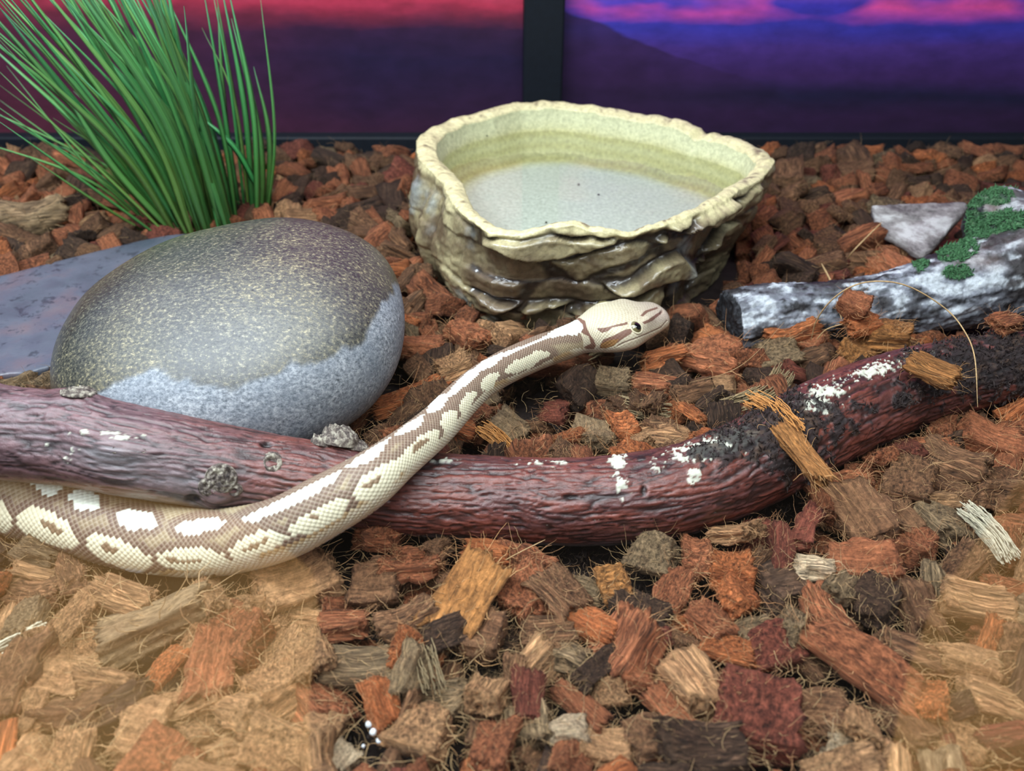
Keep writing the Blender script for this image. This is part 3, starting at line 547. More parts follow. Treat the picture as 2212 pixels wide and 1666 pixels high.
LAT = [PG(o4, (-200, 330), (0, 360), (50, 380), (90, 460), (125, 560), (90, 620), (60, 680), (-200, 650)),
 PG(o4, (165, 490), (240, 430), (330, 425), (450, 460), (580, 520), (640, 570), (690, 640), (750, 730), (745, 790), (700, 820), (560, 820), (420, 760), (270, 700), (180, 620), (160, 550)),
 PG(o4, (820, 780), (840, 720), (900, 685), (980, 680), (1100, 720), (1220, 770), (1350, 830), (1430, 900), (1445, 960), (1400, 1040), (1300, 1060), (1150, 1010), (980, 940), (870, 860)),
 PG(o4, (1480, 940), (1500, 880), (1600, 830), (1750, 830), (1900, 810), (2050, 840), (2160, 890), (2150, 950), (2080, 1000), (1900, 1020), (1700, 1030), (1550, 990)),
 PG(o3, (250, 1350), (290, 1270), (380, 1190), (500, 1130), (640, 1080), (800, 1100), (960, 1120), (950, 1200), (830, 1270), (700, 1340), (520, 1370), (400, 1420), (290, 1440)),
 PG(o3, (970, 1120), (1000, 1030), (1100, 930), (1250, 850), (1400, 760), (1560, 700), (1700, 690), (1720, 720), (1680, 800), (1600, 900), (1560, 960), (1400, 1050), (1200, 1140), (1050, 1150)),
 PG(o3, (1740, 700), (1760, 620), (1800, 480), (1900, 400), (2050, 310), (2212, 240)) + PG(o2, (80, 1150), (200, 1000), (330, 890), (440, 820), (540, 830), (560, 880), (540, 1000), (480, 1110), (300, 1190), (150, 1290), (30, 1430)) + PG(o3, (2150, 620), (1950, 740)),
 PG(o2, (565, 720), (590, 640), (640, 600), (720, 580), (770, 610), (760, 700), (740, 790), (690, 850), (620, 840), (575, 790)),
 PG(o2, (790, 560), (810, 460), (880, 380), (940, 360), (1000, 380), (990, 420), (940, 500), (900, 600), (870, 680), (830, 640), (800, 610)),
 PG(o2, (1045, 310), (1060, 230), (1150, 150), (1220, 140), (1270, 130), (1275, 170), (1230, 240), (1200, 330), (1130, 360), (1060, 350)),
 PG(o2, (1320, 130), (1380, 50), (1450, 0)) + PG(o1, (60, 1000), (160, 990), (250, 1040), (230, 1070), (150, 1100), (80, 1160), (0, 1230)) + PG(o2, (1560, 110), (1480, 150), (1380, 150))]
INN = [PG(o4, (400, 560), (480, 580), (560, 620), (600, 660), (560, 685), (480, 650), (420, 610)), PG(o4, (930, 780), (1000, 770), (1080, 800), (1130, 850), (1080, 870), (1000, 840), (950, 810)),
 PG(o4, (1590, 920), (1650, 910), (1720, 930), (1820, 920), (1950, 910), (1930, 945), (1800, 960), (1700, 970), (1620, 960)), PG(o3, (400, 1320), (520, 1240), (640, 1200), (700, 1160), (740, 1160), (720, 1200), (600, 1280), (480, 1340)),
 PG(o3, (1170, 920), (1350, 890), (1320, 945), (1200, 945)), PG(o3, (1870, 520), (2050, 430), (2100, 440), (2000, 540), (1890, 600)), PG(o2, (240, 1010), (380, 920), (440, 940), (330, 1040), (250, 1090))]
BEL = [(-300, 1140), (0, 1160), (120, 1200), (300, 1243), (390, 1228), (486, 1212), (560, 1198), (613, 1180), (660, 1158), (700, 1137), (748, 1108), (800, 1070), (854, 1033), (886, 1000), (953, 945), (990, 905), (1030, 865), (1067, 828), (1121, 807), (1160, 792), (1213, 765), (1245, 753), (1275, 754)]
cen = Vn_[ri, ci]; cn = NN[ri, ci]; away = (cn * (cen - cO)).sum(-1) > 0; ci2 = (NV * OS // 2 - ci) % (NV * OS)
ci_u = np.where(away, ci2, ci); cen = Vn_[ri, ci_u]; sx_, sy_, _ = proj(cen); stc = np.sin(tt)[ci]
white, creamc, brown, tanc, belly, ochre = lin(232, 240, 224), lin(222, 216, 184), lin(112, 88, 72), lin(182, 168, 128), lin(206, 194, 158), lin(160, 120, 62)
inD = np.zeros(sx_.shape, bool); inL = inD.copy(); inI = inD.copy(); dm = np.full(sx_.shape, 1e9)
for g in DOR: inD |= in_poly(sx_, sy_, g); dm = np.minimum(dm, d_poly(sx_, sy_, g))
for g in LAT: inL |= in_poly(sx_, sy_, g); dm = np.minimum(dm, d_poly(sx_, sy_, g))
for g in INN: inI |= in_poly(sx_, sy_, g)
by = np.interp(sx_, [b[0] for b in BEL], [b[1] for b in BEL]); isb = (sy_ > by) | (stc < -.45)
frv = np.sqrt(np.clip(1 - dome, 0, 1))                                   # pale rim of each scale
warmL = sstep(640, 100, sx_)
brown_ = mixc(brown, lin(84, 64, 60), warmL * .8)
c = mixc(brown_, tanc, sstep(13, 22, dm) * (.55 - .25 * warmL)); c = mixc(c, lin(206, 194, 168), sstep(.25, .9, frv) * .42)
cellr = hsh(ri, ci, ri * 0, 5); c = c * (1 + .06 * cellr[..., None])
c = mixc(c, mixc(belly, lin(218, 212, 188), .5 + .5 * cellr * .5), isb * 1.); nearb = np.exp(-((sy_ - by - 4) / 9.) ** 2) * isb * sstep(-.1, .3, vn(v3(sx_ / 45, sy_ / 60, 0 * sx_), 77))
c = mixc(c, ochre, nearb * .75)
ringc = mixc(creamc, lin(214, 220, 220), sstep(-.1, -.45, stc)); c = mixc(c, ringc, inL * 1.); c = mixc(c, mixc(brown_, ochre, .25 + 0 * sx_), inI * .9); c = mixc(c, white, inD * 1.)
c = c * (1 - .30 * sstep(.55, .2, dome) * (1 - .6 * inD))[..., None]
# --- head markings, per vertex
hx, hy, _ = proj(np.where(((NN * (VSn - cO)).sum(-1) > 0)[..., None], VSn[:, (NV * OS // 2 - np.arange(NV * OS)) % (NV * OS)], VSn))
hc = mixc(lin(212, 204, 176), lin(188, 170, 160), sstep(.35, .9, huq)[:, None] * .7 * sstep(0, .6, stt)); hc = mixc(hc, lin(214, 204, 182), sstep(-.1, -.4, stt + 0 * U_))
hc = mixc(hc, hc * np.array([.70, .62, .56]), sstep(.72, .5, dome) * .75)
HB = [PG(o1, (555, 580), (640, 545), (720, 590), (745, 690), (790, 780), (840, 850), (868, 930), (840, 975), (740, 975), (700, 950), (800, 900), (770, 800), (700, 770), (660, 740), (695, 680), (640, 590)),
 PG(o1, (880, 690), (1000, 680), (1150, 640), (1300, 605), (1300, 640), (1100, 680), (1030, 730), (950, 755), (900, 720)), PG(o1, (1390, 690), (1250, 715), (1100, 795), (970, 845), (930, 910), (915, 965), (1000, 965), (1100, 935), (1200, 860), (1340, 770)),
 PG(o1, (1500, 610), (1600, 560), (1700, 490), (1775, 450), (1760, 490), (1640, 590), (1530, 640)), PG(o1, (1470, 520), (1540, 450), (1700, 400), (1720, 420), (1580, 470), (1510, 530))]
hb = np.zeros(hx.shape, bool)
for g in HB: hb |= in_poly(hx, hy, g)
hc = mixc(hc, lin(112, 72, 60), hb * .9); hc = mixc(hc, lin(160, 118, 60), in_poly(hx, hy, PG(o1, (940, 900), (1060, 850), (1180, 840), (1120, 930), (1000, 965), (930, 965))) * .6)
isw = in_poly(hx, hy, DOR[-1])
mouth = np.exp(-(d_poly(hx, hy, [(1441, 693), (1428, 708), (1404, 719), (1375, 731), (1350, 740), (1330, 750)], False) / 1.3) ** 2) * (huq > .2)[:, None]
pit = np.exp(-(d_poly(hx, hy, [(1430, 672), (1427, 676)], False) / 2.2) ** 2)
hc = mixc(hc, lin(120, 84, 76), np.clip(mouth * .8 + pit, 0, 1)); hc = np.where(isw[..., None], white, hc)
c = mixc(c, hc, sstep(1232, 1242, hx) * (huq >= -1)[:, None] * (sq > hs - .008)[:, None])
VSn = VSn - NN * ((mouth * .0004 + pit * .0008))[..., None]
# scale rows on the head shrink into irregular plates
m = NT('snake_skin'); cc_ = m.attr('col').outputs['Color']; tc = m.n('TexCoord').outputs['Object']; vo = m.n('TexVoronoi', {'Vector': tc, 'Scale': 900}, feature='DISTANCE_TO_EDGE').outputs[0]; n1 = m.noise(tc, 700, 3)
cc_ = m.mix(1., cc_, m.ramp(n1, [(.3, .93), (.7, 1.05)]), 'MULTIPLY'); cc_ = m.mix(m.math('MULTIPLY', m.attr('plates').outputs['Fac'], m.ramp(vo, [(.0, .55), (.09, 0.)])), cc_, m.mix(1., cc_, (.45, .36, .32), 'MULTIPLY'))
M_snake = m.bsdf(col=cc_, rough=.42, spec=.35, sss=.08, sssr=(.9, .6, .4), ssss=.002)
VSn = VSn.reshape(-1, 3)
# close the snout
nose = Cx[-1] + T[-1] * .0004; VA = np.vstack([VSn, nose, Cx[0]]); nv = NV * OS; last = (NU - 1) * nv; j = np.arange(nv)
Fc = np.stack([last + j, last + (j + 1) % nv, np.full(nv, NU * nv)], 1); Fb = np.stack([(j + 1) % nv, j, np.full(nv, NU * nv + 1)], 1)
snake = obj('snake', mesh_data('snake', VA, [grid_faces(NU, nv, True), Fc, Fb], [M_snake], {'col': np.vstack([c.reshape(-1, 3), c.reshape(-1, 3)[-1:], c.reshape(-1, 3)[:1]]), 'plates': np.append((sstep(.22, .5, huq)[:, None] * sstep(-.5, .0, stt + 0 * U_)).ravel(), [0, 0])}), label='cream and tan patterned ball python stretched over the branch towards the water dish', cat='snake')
SNK_C, SNK_R = Cx, np.maximum(rxq, rzq)
def eye(px, py, far=False):
    V2 = VSn.reshape(NU, nv, 3); i0 = int(NU * .9); p, nn = surf(V2[i0:], NN[i0:], px, py)
    if far:
        k = np.unravel_index(np.argmin(np.linalg.norm(V2[i0:] - p, axis=-1)), V2[i0:].shape[:2]); jj = (nv // 2 - k[1]) % nv; p, nn = V2[i0 + k[0], jj], NN[i0 + k[0], jj]
    r = .0029; a = np.linspace(0, np.pi, 28)[:, None]; b = np.linspace(0, 2 * np.pi, 40, endpoint=False)[None]; V = v3(r * np.sin(a) * np.cos(b), r * np.sin(a) * np.sin(b), r * np.cos(a) + 0 * b)
    ax = V[..., 0]; col = mixc(lin(112, 104, 70), lin(6, 6, 10), sstep(.0014, .0011, np.hypot(V[..., 0] / 1.15, V[..., 1] * .72) - .0) ); col = mixc(col, lin(60, 50, 40), sstep(.0022, .0028, np.hypot(V[..., 0], V[..., 1])))
    m = NT('eye'); cc = m.attr('col').outputs['Color']; M = m.bsdf(col=cc, rough=.08, coat=1., coatr=.02)
    o = obj('eye', mesh_data('eye', V.reshape(-1, 3), grid_faces(28, 40, True), [M], {'col': col.reshape(-1, 3)}), snake, label='dark olive eye with a black upright pupil'); up = Up[-1]
    z = Vector(nn).normalized(); y = Vector(up); y = (y - y.dot(z) * z).normalized(); x = y.cross(z); R = Matrix((x, y, z)).transposed().to_4x4(); o.matrix_world = Matrix.Translation(Vector(p - nn * .0017)) @ R
    t = np.linspace(0, 2 * np.pi, 48, endpoint=False)[None]; k = np.linspace(0, 2 * np.pi, 14, endpoint=False)[:, None]; RR, r2 = .00275, .00042
    V = v3((RR + r2 * np.cos(k)) * np.cos(t), (RR + r2 * np.cos(k)) * np.sin(t), r2 * np.sin(k) + .0013 + 0 * t); F = []
    k14 = np.arange(14)[:, None]; j48 = np.arange(48)[None]; F = np.stack([k14 * 48 + j48, k14 * 48 + (j48 + 1) % 48, ((k14 + 1) % 14) * 48 + (j48 + 1) % 48, ((k14 + 1) % 14) * 48 + j48], -1).reshape(-1, 4)
    e = obj('eye_rim', mesh_data('eye_rim', V.reshape(-1, 3), F, [plain('eyelid_scales', lin(206, 196, 164), .5, 1500, .2, .0001)]), o)
eye(1375, 706); eye(1375, 706, True)
# ================================================================ PLASTIC GRASS
m = NT('green_plastic_blade'); st3 = m.attr('st').outputs['Vector']; sp = m.n('SeparateXYZ', {0: st3}); al, ac = sp.outputs[0], sp.outputs[1]
rn_ = m.n('ObjectInfo').outputs['Random']; ribs = m.math('SINE', m.math('MULTIPLY', ac, 14.))
c = m.ramp(al, [(0, lin(36, 104, 54)), (.35, lin(54, 142, 70)), (.8, lin(84, 176, 104)), (1., lin(120, 205, 160))]); c = m.mix(m.ramp(rn_, [(0, 0.), (1, .55)]), c, lin(138, 150, 62))
c = m.mix(m.ramp(ribs, [(.3, 0.), (.9, .25)]), c, lin(30, 90, 40))
m_b = m.bsdf(col=c, rough=.35, spec=.5, nrm=m.bump(ribs, .3, .0002)); M_blade = m_b
GB = P(455, 515, .0); plant = obj('plastic_grass_plant', None, loc=GB, label='bunch of long green plastic grass blades behind the river stone', cat='plant')
Y0 = GB[1]
def blade(b, mid, tip, y, wd, lean=0.):
    pts = [PY(b[0], b[1], y), PY(mid[0], mid[1], y + lean * .4), PY(tip[0], tip[1], y + lean)]
    Cb, s, L = resample(pts, 22); T = np.gradient(Cb, axis=0); T /= np.linalg.norm(T, axis=1, keepdims=True)
    vw = np.array([rng.normal(0, .45), 1, .35]); vw /= np.linalg.norm(vw); Sx = np.cross(T, vw); Sx /= np.linalg.norm(Sx, axis=1, keepdims=True); Nx = np.cross(Sx, T); k = np.linspace(0, 1, 22)
    wv = wd * np.interp(k, [0, .15, .6, 1], [.7, 1, .85, .08]); V = []
    for a, d in ((-1, .25), (0, -.25), (1, .25), (.0, -.1)): V.append(Cb + Sx * (a * wv / 2)[:, None] + Nx * (d * wv)[:, None] * .6)
    V = np.stack(V, 1) - GB; F = grid_faces(22, 4, True)
    st = np.stack([np.repeat(k, 4), np.tile([-1, 0, 1, 0], 22), np.zeros(88)], 1)
    obj('blade', mesh_data('blade', V.reshape(-1, 3), F, [M_blade], {'st': st}), plant)
keys = [((342, 518), (205, 425), (-20, 285)), ((352, 514), (200, 385), (-30, 225)), ((362, 512), (205, 350), (-30, 165)), ((370, 510), (225, 330), (-30, 95)), ((382, 508), (250, 330), (-30, 20)), ((392, 506), (265, 300), (-40, -30)), ((402, 504), (290, 290), (0, -60)),
 ((415, 502), (315, 280), (60, -80)), ((428, 500), (335, 265), (100, -90)), ((440, 498), (352, 250), (150, -90)), ((452, 496), (372, 240), (190, -90)), ((466, 494), (392, 230), (225, -90)), ((480, 492), (410, 230), (265, -90)), ((494, 490), (425, 240), (300, -90)), ((505, 488), (440, 270), (330, -60))]
kb = np.array([[*a, *b, *c_] for a, b, c_ in keys], float); kx = np.linspace(0, 1, len(kb))
for i in range(96):
    tq = np.clip((i + rng.uniform(-.5, .5)) / 95, 0, 1) ** .82; v = np.array([np.interp(tq, kx, kb[:, k]) for k in range(6)])
    v[2:4] += rng.normal(0, 9, 2) ; v[4:] += rng.normal(0, 30, 2); sh = 1 if rng.random() > .18 else rng.uniform(.55, .9); v[4:] = v[:2] + (v[4:] - v[:2]) * sh; v[2:4] = v[:2] + (v[2:4] - v[:2]) * (.5 + .5 * sh)
    if i < 15: wd = rng.uniform(.0014, .0024)
    else: wd = rng.uniform(.0028, .0058)
    blade(v[:2], v[2:4], v[4:], Y0 + rng.uniform(-.02, .03), wd, rng.uniform(-.05, .02))
for b_, m__, t_ in (((522, 484), (480, 210), (438, -30)), ((530, 482), (498, 200), (455, -40)), ((540, 482), (505, 220), (436, 60)), ((548, 480), (530, 240), (478, -30)), ((556, 480), (548, 250), (492, -30)), ((566, 478), (562, 300), (500, 40)), ((574, 476), (592, 290), (562, -10)), ((578, 474), (582, 300), (548, 144)), ((520, 486), (488, 260), (470, 15)), ((512, 487), (470, 250), (345, -40)), ((560, 412), (505, 318), (414, 238)), ((545, 480), (520, 300), (466, -20))):
    blade(b_, m__, t_, Y0 + rng.uniform(.0, .02), rng.uniform(.0026, .0038))
# a short plastic stalk base that all the blades spring from
a = np.linspace(0, 2 * np.pi, 30, endpoint=False)[None]; k = np.linspace(0, 1, 8)[:, None]; V = v3((.022 - .006 * k) * np.cos(a), (.018 - .004 * k) * np.sin(a), -.006 + .012 * k + 0 * a); V = np.concatenate([V, V[-1:] * np.array([.02, .02, 1.])])
obj('base', mesh_data('base', V.reshape(-1, 3), grid_faces(9, 30, True), [plain('green_plastic', lin(36, 84, 40), .4)]), plant)
# ================================================================ COCONUT HUSK CHIPS
m = NT('husk'); lc = m.attr('lc').outputs['Vector']; sk = m.attr('skin').outputs['Fac']; tint = m.attr('col').outputs['Color']; oi = m.n('ObjectInfo')
rv = m.n('VectorMath', {0: lc, 1: m.n('CombineXYZ', {0: m.math('MULTIPLY', oi.outputs['Random'], 37.), 1: m.math('MULTIPLY', oi.outputs['Random'], 91.)}).outputs[0]}, operation='ADD').outputs[0]
stk = m.noise(m.scaled(rv, (1.2, 15, 15)), 1., 5, .7, .6); spg = m.noise(rv, 11., 6, .72); lo_ = m.noise(rv, 2.2, 3)
base_ = m.mix(1., oi.outputs['Color'], tint, 'MULTIPLY')
pat = m.mix(sk, m.ramp(spg, [(.34, .16), (.5, .8), (.66, 1.7)]), m.ramp(stk, [(.34, .16), (.5, .75), (.66, 1.75)]))
c = m.mix(1., base_, pat, 'MULTIPLY'); c = m.mix(m.ramp(lo_, [(.45, 0.), (.7, .55)]), c, m.mix(1., c, (.62, .52, .5), 'MULTIPLY'))
M_husk = m.bsdf(col=c, rough=.72, spec=.28, nrm=m.bump(m.mix(sk, spg, stk), 1., .0026))
m = NT('husk_fibre'); oi = m.n('ObjectInfo'); c = m.mix(.55, m.mix(1., oi.outputs['Color'], m.attr('col').outputs['Color'], 'MULTIPLY'), lin(196, 160, 112)); M_fib = m.bsdf(col=c, rough=.6, spec=.3)
def hair(p, d, L, r, seg, bend):
    pts = [p]; d = d / np.linalg.norm(d)
    for k in range(seg): d = d + bend * rng.normal(0, 1, 3); d /= np.linalg.norm(d); pts.append(pts[-1] + d * L / seg)
    pts = np.array(pts); T, S, U = frames(pts + 1e-9 * rng.normal(0, 1, pts.shape)); a = np.array([0, 2.09, 4.19]); rr = r * np.linspace(1, .35, seg + 1)
    return (pts[:, None] + rr[:, None, None] * (S[:, None] * np.cos(a)[None, :, None] + U[:, None] * np.sin(a)[None, :, None])).reshape(-1, 3), grid_faces(seg + 1, 3, True)
def chip_arrays(seed, dims, n, nh):
    global rng
    sv = rng; rng = np.random.default_rng(1000 + seed); L, W, H = dims
    u = np.linspace(-1, 1, n + 1); V, F = [], []; idx = {}
    def vid(a, b, c):
        k = (a, b, c)
        if k not in idx: idx[k] = len(V); V.append((u[a], u[b], u[c]))
        return idx[k]
    for ax in range(3):
        for s in (0, n):
            for i in range(n):
                for j in range(n):
                    q = []
                    for a, b in ((i, j), (i + 1, j), (i + 1, j + 1), (i, j + 1)):
                        t = [0, 0, 0]; t[ax] = s; t[(ax + 1) % 3] = a; t[(ax + 2) % 3] = b; q.append(vid(*t))
                    F.append(q if s else q[::-1])
    V = np.array(V); F = np.array(F); g = V.copy()
    off = rng.uniform(-.30, .30, (2, 2, 2, 3)); w_ = (V + 1) / 2; tri = 0
    for a in (0, 1):
        for b in (0, 1):
            for c_ in (0, 1): tri = tri + ((w_[:, 0] if a else 1 - w_[:, 0]) * (w_[:, 1] if b else 1 - w_[:, 1]) * (w_[:, 2] if c_ else 1 - w_[:, 2]))[:, None] * off[a, b, c_]
    V = V + tri; rn = np.linalg.norm(g, axis=1, keepdims=True); V = V * (1 - .13 * np.clip(rn - 1.1, 0, 1) * rng.uniform(.4, 1.8))      # softened corners
    mm = np.array([L, W, H]) / 2; Vm_ = V * mm; bend = rng.uniform(-.25, .25); Vm_[:, 2] += bend * H * V[:, 0] ** 2
    fr = Vm_ / .012; nr = g / np.linalg.norm(g, axis=1, keepdims=True)
    grv = vn(fr * np.array([.8, 9, 9]) + seed, 301); lump = fbm(fr * 3 + seed, 302, 3); fray = vn(fr * np.array([0, 14, 14]) + seed, 303)
    Vm_ = Vm_ + nr * (.0006 * grv + .0014 * lump)[:, None]; endm = (np.abs(g[:, 0]) > .99); Vm_[:, 0] += endm * np.sign(g[:, 0]) * .0011 * fray
    skin = np.where((np.abs(g[:, 2]) > .99) & (np.abs(g[:, 0]) < .99), 0., 1.) if seed % 3 == 0 else np.where(endm, 0., 1.) * (1. if seed % 3 == 1 else .55)
    Vs, Fs, mi = [Vm_], [F], [np.zeros(len(F), int)]; nvv = len(Vm_)
    for k in range(nh):
        shrt = k >= nh * .3; i = rng.integers(0, len(Vm_)); d = nr[i] * .6 + np.array([np.sign(g[i, 0]) * rng.uniform(.3, 1.3), 0, 0]) + rng.normal(0, .35, 3); hv, hf = hair(Vm_[i] - d * .0003, d, (rng.uniform(.05, .14) if shrt else rng.uniform(.15, .6)) * L, rng.uniform(.00005, .00010), 3 if shrt else 5, .28)
        Vs.append(hv); Fs.append(hf + nvv); mi.append(np.ones(len(hf), int)); nvv += len(hv)
    Va = np.vstack(Vs); sk_ = np.concatenate([skin, np.zeros(len(Va) - len(Vm_))]); rng = sv
    return Va, np.vstack(Fs), np.concatenate(mi), sk_
rp = np.random.default_rng(5); NP_ = 16
DIMS = [(rp.uniform(.0105, .0155), rp.uniform(.0075, .0115), rp.uniform(.0045, .0080)) for _ in range(NP_)]
PAL = {'rust': lin(172, 106, 70), 'orange': lin(196, 116, 68), 'tan': lin(192, 146, 102), 'brown': lin(136, 98, 68), 'dark': lin(84, 62, 46), 'grey': lin(146, 122, 90), 'red': lin(138, 76, 58), 'pale': lin(222, 196, 158), 'golden': lin(178, 122, 68)}
def chip_mesh(name, seed, n, nh):
    V, F, mi, sk = chip_arrays(seed, DIMS[seed % NP_], n, nh)
    return mesh_data(name, V, F, [M_husk, M_fib], {'lc': V / .012, 'skin': sk, 'col': np.ones((len(V), 3))}, True, mi)
HI = [chip_mesh('husk_chip', k, 12, 150) for k in range(NP_)]
MAN = []
def MC(s, **k):
    for ln in s.strip().split('\n'):
        a, lab = ln.split('|'); a = a.split(); MAN.append((float(a[0]), float(a[1]), float(a[2]), float(a[3]), float(a[4]), a[5], lab.strip(), float(a[6]) if len(a) > 6 else .004))
